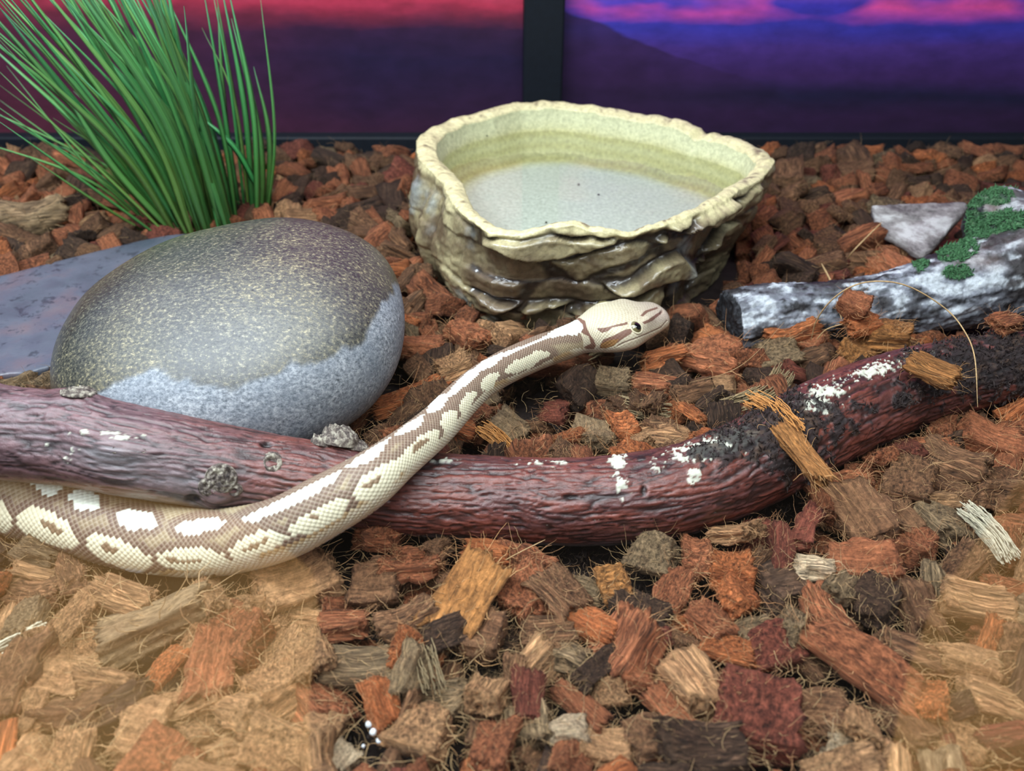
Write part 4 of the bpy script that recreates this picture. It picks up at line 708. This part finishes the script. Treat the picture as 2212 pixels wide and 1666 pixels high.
# x y length width angle colour z | label
MC('''
1010 1290 190 115 -58 golden .008|largest golden-tan husk chip with a dark striped side, below the middle of the branch
350 1345 235 105 -20 grey .008|big grey-faced slab of husk at the lower left below the snake
1868 1440 240 95 40 rust .009|longest rust-brown husk chunk, pale along its upper side, at the lower right
1636 1553 165 150 10 red .006|wide rounded dark red-brown husk chip at the lower right
1408 1200 92 80 25 grey .008|grey-brown grooved husk chip standing just below the lowest bend of the branch
1500 1205 60 110 8 rust .006|upright rust husk chip right of the grey grooved one below the branch
1581 1238 85 72 5 orange .006|squarish light orange husk block below the right bend of the branch
1451 1280 75 105 25 rust .006|kite-shaped orange-brown husk chip left of the squarish orange block
1323 1268 62 95 -8 golden .005|rounded golden husk chip on the dark soil below the branch
1681 1268 105 130 -12 dark .004|large dark purple-brown husk chip right of the squarish orange block
1752 1230 82 70 10 pale .007|pale straw-coloured fibrous husk tuft on the dark purple-brown chip
1856 1213 130 90 8 rust .006|broad rust-brown husk chip below the branch at the right
1971 1185 85 85 15 rust .005|boxy rust-brown husk chip near the right edge below the branch
1781 1320 105 85 75 rust .006|rust husk block with upright grooves right of centre
1895 1300 100 80 -35 dark .006|dark grey-brown grooved husk chip slanting up to the right
1986 1325 112 82 82 brown .006|upright brown grooved husk chip left of the pale right corner
1956 1412 120 95 15 brown .006|mauve-brown husk chip touching the end of the longest chunk
1496 1478 135 115 60 tan .006|tan-brown wedge-shaped husk chip at the lower right of centre
1536 1350 105 62 40 rust .006|narrow rust husk stick pointing down to the right, right of centre
1571 1408 112 55 20 orange .006|flat orange husk chip with a ragged lower edge, right of centre
1672 1400 120 85 -10 red .006|fibrous red-brown husk chip above the wide rounded one
1291 1445 125 55 -40 dark .007|dark brown husk stick slanting up to the right at the bottom centre
1366 1458 85 80 0 rust .006|squat rust husk chip right of the dark slanting stick
1221 1420 85 75 20 grey .005|grey-tan crumbly husk chip at the bottom centre
1251 1520 135 62 42 rust .006|smooth rust husk wedge pointing down to the right at the bottom centre
1316 1500 75 52 0 tan .006|small wrinkled tan husk chip beside the smooth rust wedge
1228 1583 82 80 0 pale .007|crumbly cream-coloured husk lump at the bottom centre
1146 1563 92 92 85 grey .005|grey-tan block with upright grooves left of the cream lump
1451 1543 130 58 50 rust .006|rust husk stick with an orange top near the bottom, right of centre
1301 1628 110 88 10 tan .005|tan husk chip at the bottom edge right of the cream lump
1420 1608 130 95 -15 brown .005|brown grooved husk chip at the bottom edge, right of centre
1775 1540 118 90 10 brown .005|light brown husk chip right of the wide rounded dark red one
1136 1283 105 80 -52 rust .006|grooved rust husk chip right of the largest golden chip
1271 1343 120 68 30 orange .006|bright orange-brown husk chip below the rounded golden one
1390 1325 120 60 30 dark .005|long flat dark brown husk chip in the middle of the lower right
1186 1373 110 70 0 brown .005|brown rounded husk chip below the grooved rust one
1621 1365 88 60 -15 grey .006|small grey-tan husk block below the dark purple-brown chip
2026 1133 92 70 70 grey .008|tan-grey husk piece with upright grooves at the right below the branch
1866 1108 115 110 70 brown .008|round brown husk piece of curved fibres below the branch at the right
1966 1050 100 100 20 brown .010|shaggy light brown husk chunk below the branch near the right edge
2056 1000 115 85 35 brown .010|slanting grooved brown husk piece under the right end of the branch
2140 960 110 70 20 rust .010|rust-brown husk piece below the soil-covered branch end
2150 1060 110 90 0 brown .008|dark tan husk piece at the right edge below the branch
2106 1310 125 85 10 tan .006|tan husk chip at the right edge above the pale lower right corner
2086 1430 125 80 20 tan .006|pale tan husk chip right of the mauve-brown one
2146 1520 135 90 15 tan .006|large pale tan husk chip in the lower right corner
2056 1600 120 95 50 tan .005|pale tan husk chip at the bottom edge near the right corner
525 1385 112 115 20 rust .006|rounded rust-tan husk chip left of the bottom centre
436 1385 110 60 -60 tan .006|tan husk stick leaning right of the grey-faced slab
740 1348 105 62 -3 rust .007|rust husk brick with level grooves below the snake
875 1348 122 80 -20 brown .006|wedge-shaped brown husk chip right of the rust brick
1040 1365 88 105 15 brown .006|pointed brown husk chip at the foot of the largest golden chip
780 1450 130 95 0 grey .005|shaggy grey-brown husk chip left of the bottom centre
905 1583 118 108 20 tan .007|square tan-faced husk block at the bottom left of centre
820 1153 112 85 15 rust .008|dark rust shaggy husk chip where the snake crosses the branch
812 1258 90 95 0 brown .007|crumbly brown husk chip below the shaggy rust one
650 1275 150 105 -20 tan .006|wide fibrous tan husk chip just below the snake
1050 1193 110 55 8 orange .009|brightest orange-red husk tuft right under the branch
600 1490 110 100 -40 tan .006|shaggy tan husk chip at the lower left of centre
310 1583 110 125 10 tan .006|orange-tan husk block near the bottom left
400 1530 130 62 -18 tan .006|split pale tan husk stick near the bottom left
150 1470 115 100 0 tan .005|shaggy tan husk chip near the left edge
50 1545 120 105 0 tan .005|broad tan husk chip at the lower left corner
270 1300 130 75 15 tan .006|orange-tan husk chip below the snake at the left
80 1285 110 80 0 brown .005|brown husk chip at the left edge below the snake
160 1345 70 100 15 tan .006|narrow tan husk chip left of the grey-faced slab
360 1445 100 45 -50 orange .007|thin orange-tan husk splinter below the grey-faced slab
695 1575 85 100 15 tan .006|tan husk block at the bottom left of the white grains
738 1640 60 75 -50 pale .006|pale split husk piece at the bottom edge
865 707 66 46 5 orange .010|small orange-brown husk chip against the right side of the stone
907 750 88 70 0 rust .010|round fibrous rust husk chip between the stone and the dish
1010 722 95 78 35 rust .010|dark rust husk chunk against the front of the dish
982 797 66 52 -15 tan .012|small pale tan square husk chip just left of the snake
890 858 155 48 -18 orange .009|long orange husk strip left of the snake
812 800 55 38 0 orange .008|small light orange husk chip beside the stone
770 885 80 75 -40 rust .006|rust husk chip between the stone and the snake
1105 930 82 62 25 grey .007|tan-faced square husk chip right of the snake above the branch
1200 890 62 90 10 red .007|dark red husk chip standing right of the snake
1340 922 52 82 -8 orange .008|orange-topped upright husk chip above the branch
1285 945 58 82 88 grey .007|grey-brown rectangular husk chip with upright grooves above the branch
1420 930 65 60 20 brown .006|small grooved brown husk chip above the branch, right of the orange-topped one
1432 772 90 52 -5 orange .010|light rust husk chip below the snout of the snake
1540 775 110 88 20 rust .008|big rust husk chip right of the snout
1412 832 95 60 15 rust .008|bristly orange-brown husk tuft below the snout
1325 826 72 52 10 grey .008|grey-green grooved husk chip under the head of the snake
1685 770 100 62 -5 grey .010|husk chip with a pale grey flat face below the lichened log
1700 722 108 52 -5 orange .014|orange spongy husk strip at the end of the lichened log
1845 656 52 56 15 rust .034|small rust husk cube on the lichened log, inside the arched fibre
1862 702 98 46 -14 orange .026|orange husk strip leaning on the lichened log below the rust cube
1922 726 92 60 5 golden .022|golden split husk block at the foot of the lichened log
1858 766 72 56 -20 golden .014|small golden-brown fibrous husk chip below the orange strip
2018 806 78 54 30 golden .036|golden husk flake lying on the right half of the branch
1736 985 150 50 58 golden .030|long golden husk shred hanging over the branch
2170 694 70 48 -10 rust .036|rust husk chip on the right end of the lichened log
1745 745 60 55 30 rust .010|small rust husk chip right of the pale grey-faced one
65 470 120 85 -10 grey .010|pale whitish husk chunk at the far left behind the slate tile
1935 585 95 70 40 rust .010|triangular rust-brown husk piece leaning below the bark slab
''')
def xf(mt, V): return V @ np.array(mt)[:3, :3].T + np.array(mt)[:3, 3]
man_info = []; rm = np.random.default_rng(11)
for i, (x, y, L, W, ang, colr, lab, z) in enumerate(MAN):
    z = z + .0015 * (z < .02); p = P(x, y, z); d = (p - cO) @ cF; k = d / FPX; el = math.asin((CAM_H - z) / np.linalg.norm(p - cO)); a = math.radians(ang)
    dx, dy = math.cos(a), -math.sin(a) / math.sin(el); st = math.hypot(dx, dy) ** .45; yaw = math.atan2(dy, dx)
    pr = int(rm.integers(0, NP_)); D3 = DIMS[pr]; L3, W3 = L * k * st * .95, W * k * 1.0; H3 = min(L3, W3) * rm.uniform(.55, .8)
    o = bpy.data.objects.new('husk_chip', HI[pr]); COL.objects.link(o); o.location = p; o.scale = (L3 / D3[0], W3 / D3[1], H3 / D3[2])
    o.rotation_euler = Euler((rm.uniform(-.35, .35), rm.uniform(-.22, .22), yaw)); c = PAL[colr] * rm.uniform(1., 1.2); o.color = (*c, 1)
    tag(o, label=lab, cat='husk chip', group='coconut husk chips'); man_info.append((p, max(L3, W3), x, y, L, W, d))
def settle(n_max):
    """strew chips one by one over a height map: each lands in a low spot and lies on what is under it"""
    r = np.random.default_rng(8); G_ = .001; X0, Y0_ = -.45, .055; nx, ny = 900, 482
    xs = X0 + (np.arange(nx) + .5) * G_; ys = Y0_ + (np.arange(ny) + .5) * G_; hm = ground(*np.meshgrid(xs, ys)); ob = np.zeros((ny, nx), bool)
    def splat(V):
        V = V.reshape(-1, 3); i = ((V[:, 1] - Y0_) / G_).astype(int); j = ((V[:, 0] - X0) / G_).astype(int); k = (i >= 0) & (i < ny) & (j >= 0) & (j < nx); ob[i[k], j[k]] = True
    for Vx in (STONE_V, G[:90], Vm, Vs_, VB, VSn): splat(Vx)
    V = bpy.data.objects['slate_tile'].data.vertices; a_ = np.empty(len(V) * 3); V.foreach_get('co', a_); splat(a_)
    yy, xx = np.meshgrid(ys, xs, indexing='ij'); ob |= np.hypot(xx - BC[0], yy - BC[1]) < .07; ob |= ((xx - STONE_V[..., 0].mean()) / .055) ** 2 + ((yy - STONE_V[..., 1].mean()) / .05) ** 2 < 1
    ob |= in_poly(xx, yy, SL)
    for q, sz, *_ in man_info:
        k = np.hypot(xx - q[0], yy - q[1]) < sz * .30; hm[k] = np.maximum(hm[k], q[2] + .001)
    out = []; fails = 0
    while len(out) < n_max and fails < 1500:
        best = None
        for _ in range(7):
            y = r.uniform(.07, .535); x = r.uniform(-1, 1) * (.155 + .60 * y)
            i, j = int((y - Y0_) / G_), int((x - X0) / G_)
            if not (6 < i < ny - 7 and 6 < j < nx - 7) or ob[i, j]: continue
            h = hm[i - 4:i + 5, j - 4:j + 5].mean()
            if best is None or h < best[0]: best = (h, x, y)
        if best is None: fails += 1; continue
        h, x, y = best; pr = int(r.integers(0, NP_)); s = r.uniform(.82, 1.42) * (1 + .22 * max(0, min(1, (y - .2) / .25))); L, W, H = np.array(DIMS[pr]) * s; yaw = r.uniform(0, 2 * np.pi); flip = r.random()
        c_, s_ = math.cos(yaw), math.sin(yaw); i, j = int((y - Y0_) / G_), int((x - X0) / G_); R_ = int(L / 2 / G_) + 2
        a, b, c2, d2 = max(i - R_, 0), min(i + R_ + 1, ny), max(j - R_, 0), min(j + R_ + 1, nx); dx, dy = xx[a:b, c2:d2] - x, yy[a:b, c2:d2] - y; u, v = dx * c_ + dy * s_, -dx * s_ + dy * c_
        edge_on = flip < .16; Wf, Hf = (H, W) if edge_on else (W, H); m_ = (abs(u) < L / 2) & (abs(v) < Wf / 2)
        if m_.sum() < 12 or (ob[a:b, c2:d2] & m_).sum() > .22 * m_.sum(): fails += 1; continue
        hh = hm[a:b, c2:d2]; A_ = np.stack([u[m_], v[m_], np.ones(m_.sum())], 1); co = np.linalg.lstsq(A_, hh[m_], rcond=None)[0]
        gu, gv_ = np.clip(co[0] + r.normal(0, .17), -.7, .7), np.clip(co[1] + r.normal(0, .17), -.7, .7)
        base_z = np.percentile(hh[m_] - gu * u[m_] - gv_ * v[m_], 78); zc = base_z + Hf / 2 - .0004
        if zc > .0115: fails += 1; continue
        fails = 0; top = base_z + Hf - .001 + gu * u + gv_ * v; hh[m_] = np.maximum(hh[m_], top[m_])
        ax = Vector((c_, s_, gu)).normalized(); ay = Vector((-s_, c_, gv_)); az = ax.cross(ay).normalized(); ay = az.cross(ax); Rm = Matrix((ax, ay, az)).transposed()
        if edge_on: Rm = Rm @ Matrix.Rotation(math.pi / 2, 3, 'X')
        if r.random() < .5: Rm = Rm @ Matrix.Rotation(math.pi, 3, 'X')
        out.append((pr, s, np.array([x, y, zc]), tuple(Rm.to_euler())))
    return out
LAND = [(1010, 1290, 'the largest golden chip'), (350, 1345, 'the grey-faced slab'), (1868, 1440, 'the longest rust chunk'), (1636, 1553, 'the rounded dark red chip'), (1408, 1200, 'the grey grooved chip under the branch'), (1581, 1238, 'the squarish orange block'), (1681, 1268, 'the dark purple-brown chip'), (1856, 1213, 'the broad rust chip below the branch'), (1966, 1050, 'the shaggy chunk at the right'), (1228, 1583, 'the cream lump'), (1291, 1445, 'the dark slanting stick'), (1496, 1478, 'the tan-brown wedge'), (1895, 1300, 'the dark grooved chip'), (2100, 1380, 'the pale mauve-brown chip'), (740, 1348, 'the rust brick'), (780, 1450, 'the shaggy grey-brown chip'), (905, 1583, 'the square tan-faced block'), (600, 1490, 'the shaggy tan chip'), (310, 1583, 'the orange-tan block'), (150, 1470, 'the shaggy chip by the left edge'), (650, 1275, 'the wide fibrous chip under the snake'), (1050, 1193, 'the orange-red tuft'), (2130, 1150, 'the bleached fibre tuft'), (2146, 1520, 'the large pale tan corner chip'), (1105, 930, 'the tan-faced square chip behind the branch'), (1340, 922, 'the orange-topped upright chip'), (907, 750, 'the round chip by the stone'), (890, 858, 'the long orange strip'), (1540, 775, 'the big rust chip by the snout'), (1685, 770, 'the pale grey-faced chip'), (1672, 888, 'the golden fibre tuft'), (1985, 480, 'the bark slab'), (740, 420, 'the gap between grass and dish'), (65, 470, 'the whitish chunk'), (1780, 420, 'the right rim of the dish'), (270, 1300, 'the chip under the snake at the left'), (1186, 1373, 'the rounded brown chip'), (1775, 1540, 'the light brown chip')]
def place_chips(n_max):
    cand = []
    for pr, s, p, e in settle(n_max):
        px, py, d = proj(p); bad = px < -140 or px > 2350 or py > 1800
        for q, sz, x, y, L, W, dm_ in man_info:
            dist = np.linalg.norm((p - q) * np.array([1, 1, .7]))
            if dist < .30 * (sz + .011 * s) or (d < dm_ + .004 and abs(px - x) < .56 * L and abs(py - y) < .60 * W): bad = True; break
        for ex, ey, ew, eh in ((1275, 1222, 85, 42), (1640, 1105, 120, 50), (790, 1575, 62, 58), (1140, 862, 60, 40), (1215, 1190, 90, 26)): bad |= ((px - ex) / ew) ** 2 + ((py - ey) / eh) ** 2 < 1
        if not bad: cand.append((d, p[2], px, py, pr, s, p, e))
    on = [c for c in cand if 0 < c[2] < 2212 and 330 < c[3] < 1666]; hz = lambda c: c[0] - 6 * max(min(c[1], .008), -.004)
    on.sort(key=hz); ind = set(id(c) for c in on[:max(0, 298 - len(MAN))]); LO = {}; rc = np.random.default_rng(3)
    keys_ = list(PAL); pw = {'f': [.27, .13, .12, .22, .1, .1, .05, .01, .0], 'b': [.30, .10, .05, .27, .17, .04, .07, .0, .0]}
    nice = {'rust': 'rust-brown', 'orange': 'orange-brown', 'tan': 'light tan', 'brown': 'mid-brown', 'dark': 'dark brown', 'grey': 'grey-brown', 'red': 'reddish brown', 'pale': 'cream-coloured', 'golden': 'golden brown'}
    names_ = []; BV, BF, BM, BL, BS, BC_, off = [], [], [], [], [], [], 0
    for c_ in cand:
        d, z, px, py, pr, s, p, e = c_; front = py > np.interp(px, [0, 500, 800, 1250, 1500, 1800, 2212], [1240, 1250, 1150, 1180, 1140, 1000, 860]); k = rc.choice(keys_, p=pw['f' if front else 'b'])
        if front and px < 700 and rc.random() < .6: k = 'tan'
        col = PAL[k] * rc.uniform(.8, 1.2) * (1.08 if front else .84)  # front colour lifted to make up for lamp falloff; back chips duller
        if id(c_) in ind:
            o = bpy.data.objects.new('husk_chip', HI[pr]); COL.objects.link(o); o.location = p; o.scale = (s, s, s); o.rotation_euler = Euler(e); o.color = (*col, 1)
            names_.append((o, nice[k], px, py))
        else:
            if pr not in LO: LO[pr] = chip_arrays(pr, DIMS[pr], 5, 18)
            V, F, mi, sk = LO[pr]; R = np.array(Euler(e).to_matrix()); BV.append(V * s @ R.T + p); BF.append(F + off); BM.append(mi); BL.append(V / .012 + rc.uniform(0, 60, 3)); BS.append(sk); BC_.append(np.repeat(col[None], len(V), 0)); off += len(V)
    o = obj('husk_chips', mesh_data('husk_chips', np.vstack(BV), np.vstack(BF), [M_husk, M_fib], {'lc': np.vstack(BL), 'skin': np.concatenate(BS), 'col': np.vstack(BC_)}, True, np.concatenate(BM)), kind='stuff', label='bed of coconut husk chips covering the floor of the tank', cat='husk chips')
    o.color = (1, 1, 1, 1); grp = {}
    for o, nm, px, py in names_:
        l = min(LAND, key=lambda q: math.hypot(q[0] - px, q[1] - py)); dx, dy = px - l[0], py - l[1]; dr = ('right of' if dx > 0 else 'left of') if abs(dx) > abs(dy) else ('below' if dy > 0 else 'above'); grp.setdefault((nm, dr, l[2]), []).append((math.hypot(dx, dy), o))
    for (nm, dr, lm), os_ in grp.items():
        for k, (dd, o) in enumerate(sorted(os_, key=lambda q: q[0])):
            tag(o, label=('small', 'second small', 'third small', 'fourth small', 'fifth small', 'sixth small', 'seventh small')[min(k, 6)] + f' {nm} husk chip {dr} {lm}', cat='husk chip', group='coconut husk chips')
# ================================================================ LOOSE FIBRES, CRUMBS, GRAINS
M_str = plain('straw_fibre', lin(176, 146, 102), .6, 900, .3, .0001); M_strd = plain('dark_fibre', lin(84, 66, 50), .7, 900, .3, .0001)
def strands(name, n, zone, mat, lab, rs, L0, L1, rad_, zlo, zhi, seg=8, bend=.3):
    global rng
    sv = rng; rng = np.random.default_rng(rs); Vs, Fs, off = [], [], 0
    for _ in range(n):
        x = rng.uniform(zone[0], zone[2]); y = zone[1] + (zone[3] - zone[1]) * rng.uniform(0, 1) ** .8; p = P(x, y, rng.uniform(zlo, zhi)); a = rng.uniform(0, 6.28); hv, hf = hair(p, np.array([math.cos(a), math.sin(a), rng.normal(0, .25)]), rng.uniform(L0, L1), rad_ * rng.uniform(.7, 1.3), seg, bend); Vs.append(hv); Fs.append(hf + off); off += len(hv)
    rng = sv; return obj(name, mesh_data(name, np.vstack(Vs), np.vstack(Fs), [mat]), kind='stuff', label=lab, cat='fibre')
strands('loose_fibres', 1100, (-40, 1180, 2260, 1700), M_str, 'fine straw-coloured husk fibres strewn over the chips in front of the branch', 21, .004, .016, .00011, .002, .013)
strands('loose_fibres', 420, (760, 640, 2260, 1000), M_str, 'fine husk fibres strewn over the chips between the branch and the dish', 22, .005, .018, .00013, .002, .014)
strands('peat_fibres', 1500, (1150, 1060, 1900, 1330), M_strd, 'dark wiry peat fibres on the bare soil below the branch', 23, .002, .007, .00013, -.006, .001, 5, .6)
pg = np.array([P(rng.uniform(-50, 2260), rng.uniform(400, 1700), rng.uniform(-.006, .001)) for _ in range(5200)])
crumbs('soil_crumbs', list(pg), 0, None, .0010, M_peat, 'dark soil crumbs between the husk chips', cat='soil')
def strand(name, pts, r, mat, label, cat):
    Cb, s, L = resample([P(*q) for q in pts], 60); T, S, U = frames(Cb); a = np.linspace(0, 2 * np.pi, 6, endpoint=False); rr_ = r * np.interp(np.linspace(0, 1, 60), [0, .1, .9, 1], [.5, 1, .8, .3])
    V = Cb[:, None] + rr_[:, None, None] * (S[:, None] * np.cos(a)[None, :, None] + U[:, None] * np.sin(a)[None, :, None]); return obj(name, mesh_data(name, V.reshape(-1, 3), grid_faces(60, 6, True), [mat]), label=label, cat=cat)
strand('arched_fibre', [(1752, 735, .018), (1765, 690, .030), (1800, 645, .042), (1850, 615, .05), (1910, 608, .054), (1970, 622, .052), (2040, 665, .046), (2080, 710, .042), (2105, 770, .040), (2112, 880, .028)], .00030, M_str, 'long thin straw-coloured fibre arching over the lichened log', 'fibre')
strand('short_fibre', [(1765, 733, .02), (1785, 712, .026), (1820, 700, .03)], .0003, M_str, 'short curved fibre below the arched one', 'fibre')
strand('short_fibre', [(1060, 1230, .008), (1110, 1200, .014), (1178, 1166, .018)], .00018, M_str, 'pale curved fibre standing right of the orange-red tuft', 'fibre')
strand('short_fibre', [(1775, 570, .022), (1800, 620, .024), (1818, 690, .03)], .0005, M_str, 'straight tan fibre leaning on the near end of the lichened log', 'fibre')
strand('short_fibre', [(1480, 830, .013), (1600, 790, .03), (1700, 690, .02)], .0001, M_str, 'hair-thin fibre running up to the lichened log', 'fibre')
strand('short_fibre', [(1830, 560, .012), (1850, 535, .02), (1905, 480, .03)], .0004, M_str, 'thin tan fibre rising towards the bark slab', 'fibre')
def bundle(px, ang, Lp, n, spread, z, curve, mat, label, rad_=.00022, thick=.003):
    """a flat sheaf of husk fibres lying side by side"""
    global rng
    sv = rng; rng = np.random.default_rng(int(px[0])); p = P(*px, z); k = ((p - cO) @ cF) / FPX; a = math.radians(ang); u = np.array([math.cos(a), -math.sin(a) / .6, 0]); u /= np.linalg.norm(u); v = np.array([-u[1], u[0], 0]); Vs, Fs, off = [], [], 0
    for i in range(n):
        t = rng.uniform(-1, 1); o0 = v * t * spread * k + np.array([0, 0, rng.uniform(-thick, thick) * (1 - t * t)]); s = np.linspace(-.5, .5, 12)[:, None] * Lp * k * rng.uniform(.6, 1.1)
        pts = p + o0 + u * s + v * curve * k * (1 - (s / (Lp * k)) ** 2 * 4) + np.array([0, 0, 1.]) * .0015 * np.sin(s / (Lp * k) * 3 + i) + rng.normal(0, .00012, (12, 3)); T, S, U = frames(pts); aa = np.array([0, 2.09, 4.19])
        Vs.append((pts[:, None] + rad_ * (S[:, None] * np.cos(aa)[None, :, None] + U[:, None] * np.sin(aa)[None, :, None])).reshape(-1, 3)); Fs.append(grid_faces(12, 3, True) + off); off += 36
    rng = sv; return obj('fibre_bundle', mesh_data('fibre_bundle', np.vstack(Vs), np.vstack(Fs), [mat]), label=label, cat='fibre bundle')
M_gs = plain('weathered_fibre', lin(134, 116, 84), .65, 900, .4, .0001); M_gold = plain('golden_fibre', lin(192, 132, 70), .6, 900, .3, .0001); M_wh = plain('bleached_fibre', lin(196, 188, 160), .6, 900, .3, .0001)
bundle((1640, 842), -28, 190, 150, 26, .014, -18, M_gs, 'curved sheaf of grey-brown fibres behind the branch', .00025)
bundle((1672, 888), 35, 130, 60, 22, .030, 0, M_gold, 'golden fibre tuft on the soil patch of the branch', .0002)
bundle((1700, 905), 62, 110, 30, 12, .033, 0, M_gold, 'golden fibres crossing the tuft above the long husk shred', .0002)
bundle((1365, 722), -22, 230, 110, 22, .008, 0, M_gs, 'brown shredded husk fibres lying under the chin of the snake', .00028)
bundle((2130, 1150), 72, 150, 110, 20, .016, 10, M_wh, 'bleached whitish fibre tuft at the right edge', .00018)
bundle((925, 1440), 60, 110, 26, 26, .013, 0, M_gs, 'spray of straight tan fibres at the bottom left of centre', .0002)
bundle((45, 1390), -25, 110, 50, 16, .010, 0, M_wh, 'pale split fibres at the left edge', .0003)
bundle((1075, 955), 40, 120, 70, 16, .011, 6, M_gold, 'tan fibre sheaf lying on the square chip beside the branch', .0002)
bundle((1100, 1215), -12, 100, 50, 12, .006, 0, M_gs, 'grey-brown splintered fibres below the branch', .0003)
bundle((1390, 880), 10, 110, 80, 20, .008, -10, M_gs, 'dark curved fibres behind the branch under the snout', .00022)
M_perl = plain('white_grain', lin(216, 222, 224), .6, 900, .1, .0002)
for i, (x, y, rp_) in enumerate(((797, 1565, 8), (806, 1582, 8), (819, 1600, 7), (831, 1598, 5), (785, 1612, 4))):
    p = P(x, y, .0095); r = rp_ * ((p - cO) @ cF) / FPX; a = np.linspace(0, np.pi, 12)[:, None]; b = np.linspace(0, 2 * np.pi, 16, endpoint=False)[None]; V = v3(np.sin(a) * np.cos(b), np.sin(a) * np.sin(b), np.cos(a) + 0 * b) * r; V *= (1 + .15 * fbm(V * 900 + i, 5))[..., None]
    o = obj('white_grain', mesh_data('white_grain', V.reshape(-1, 3), grid_faces(12, 16, True), [M_perl]), loc=p, label=('top', 'second', 'middle', 'small right', 'lowest')[i] + ' tiny white grain on the dark soil left of the square tan-faced chip', cat='grain', group='white grains')
place_chips(3000)
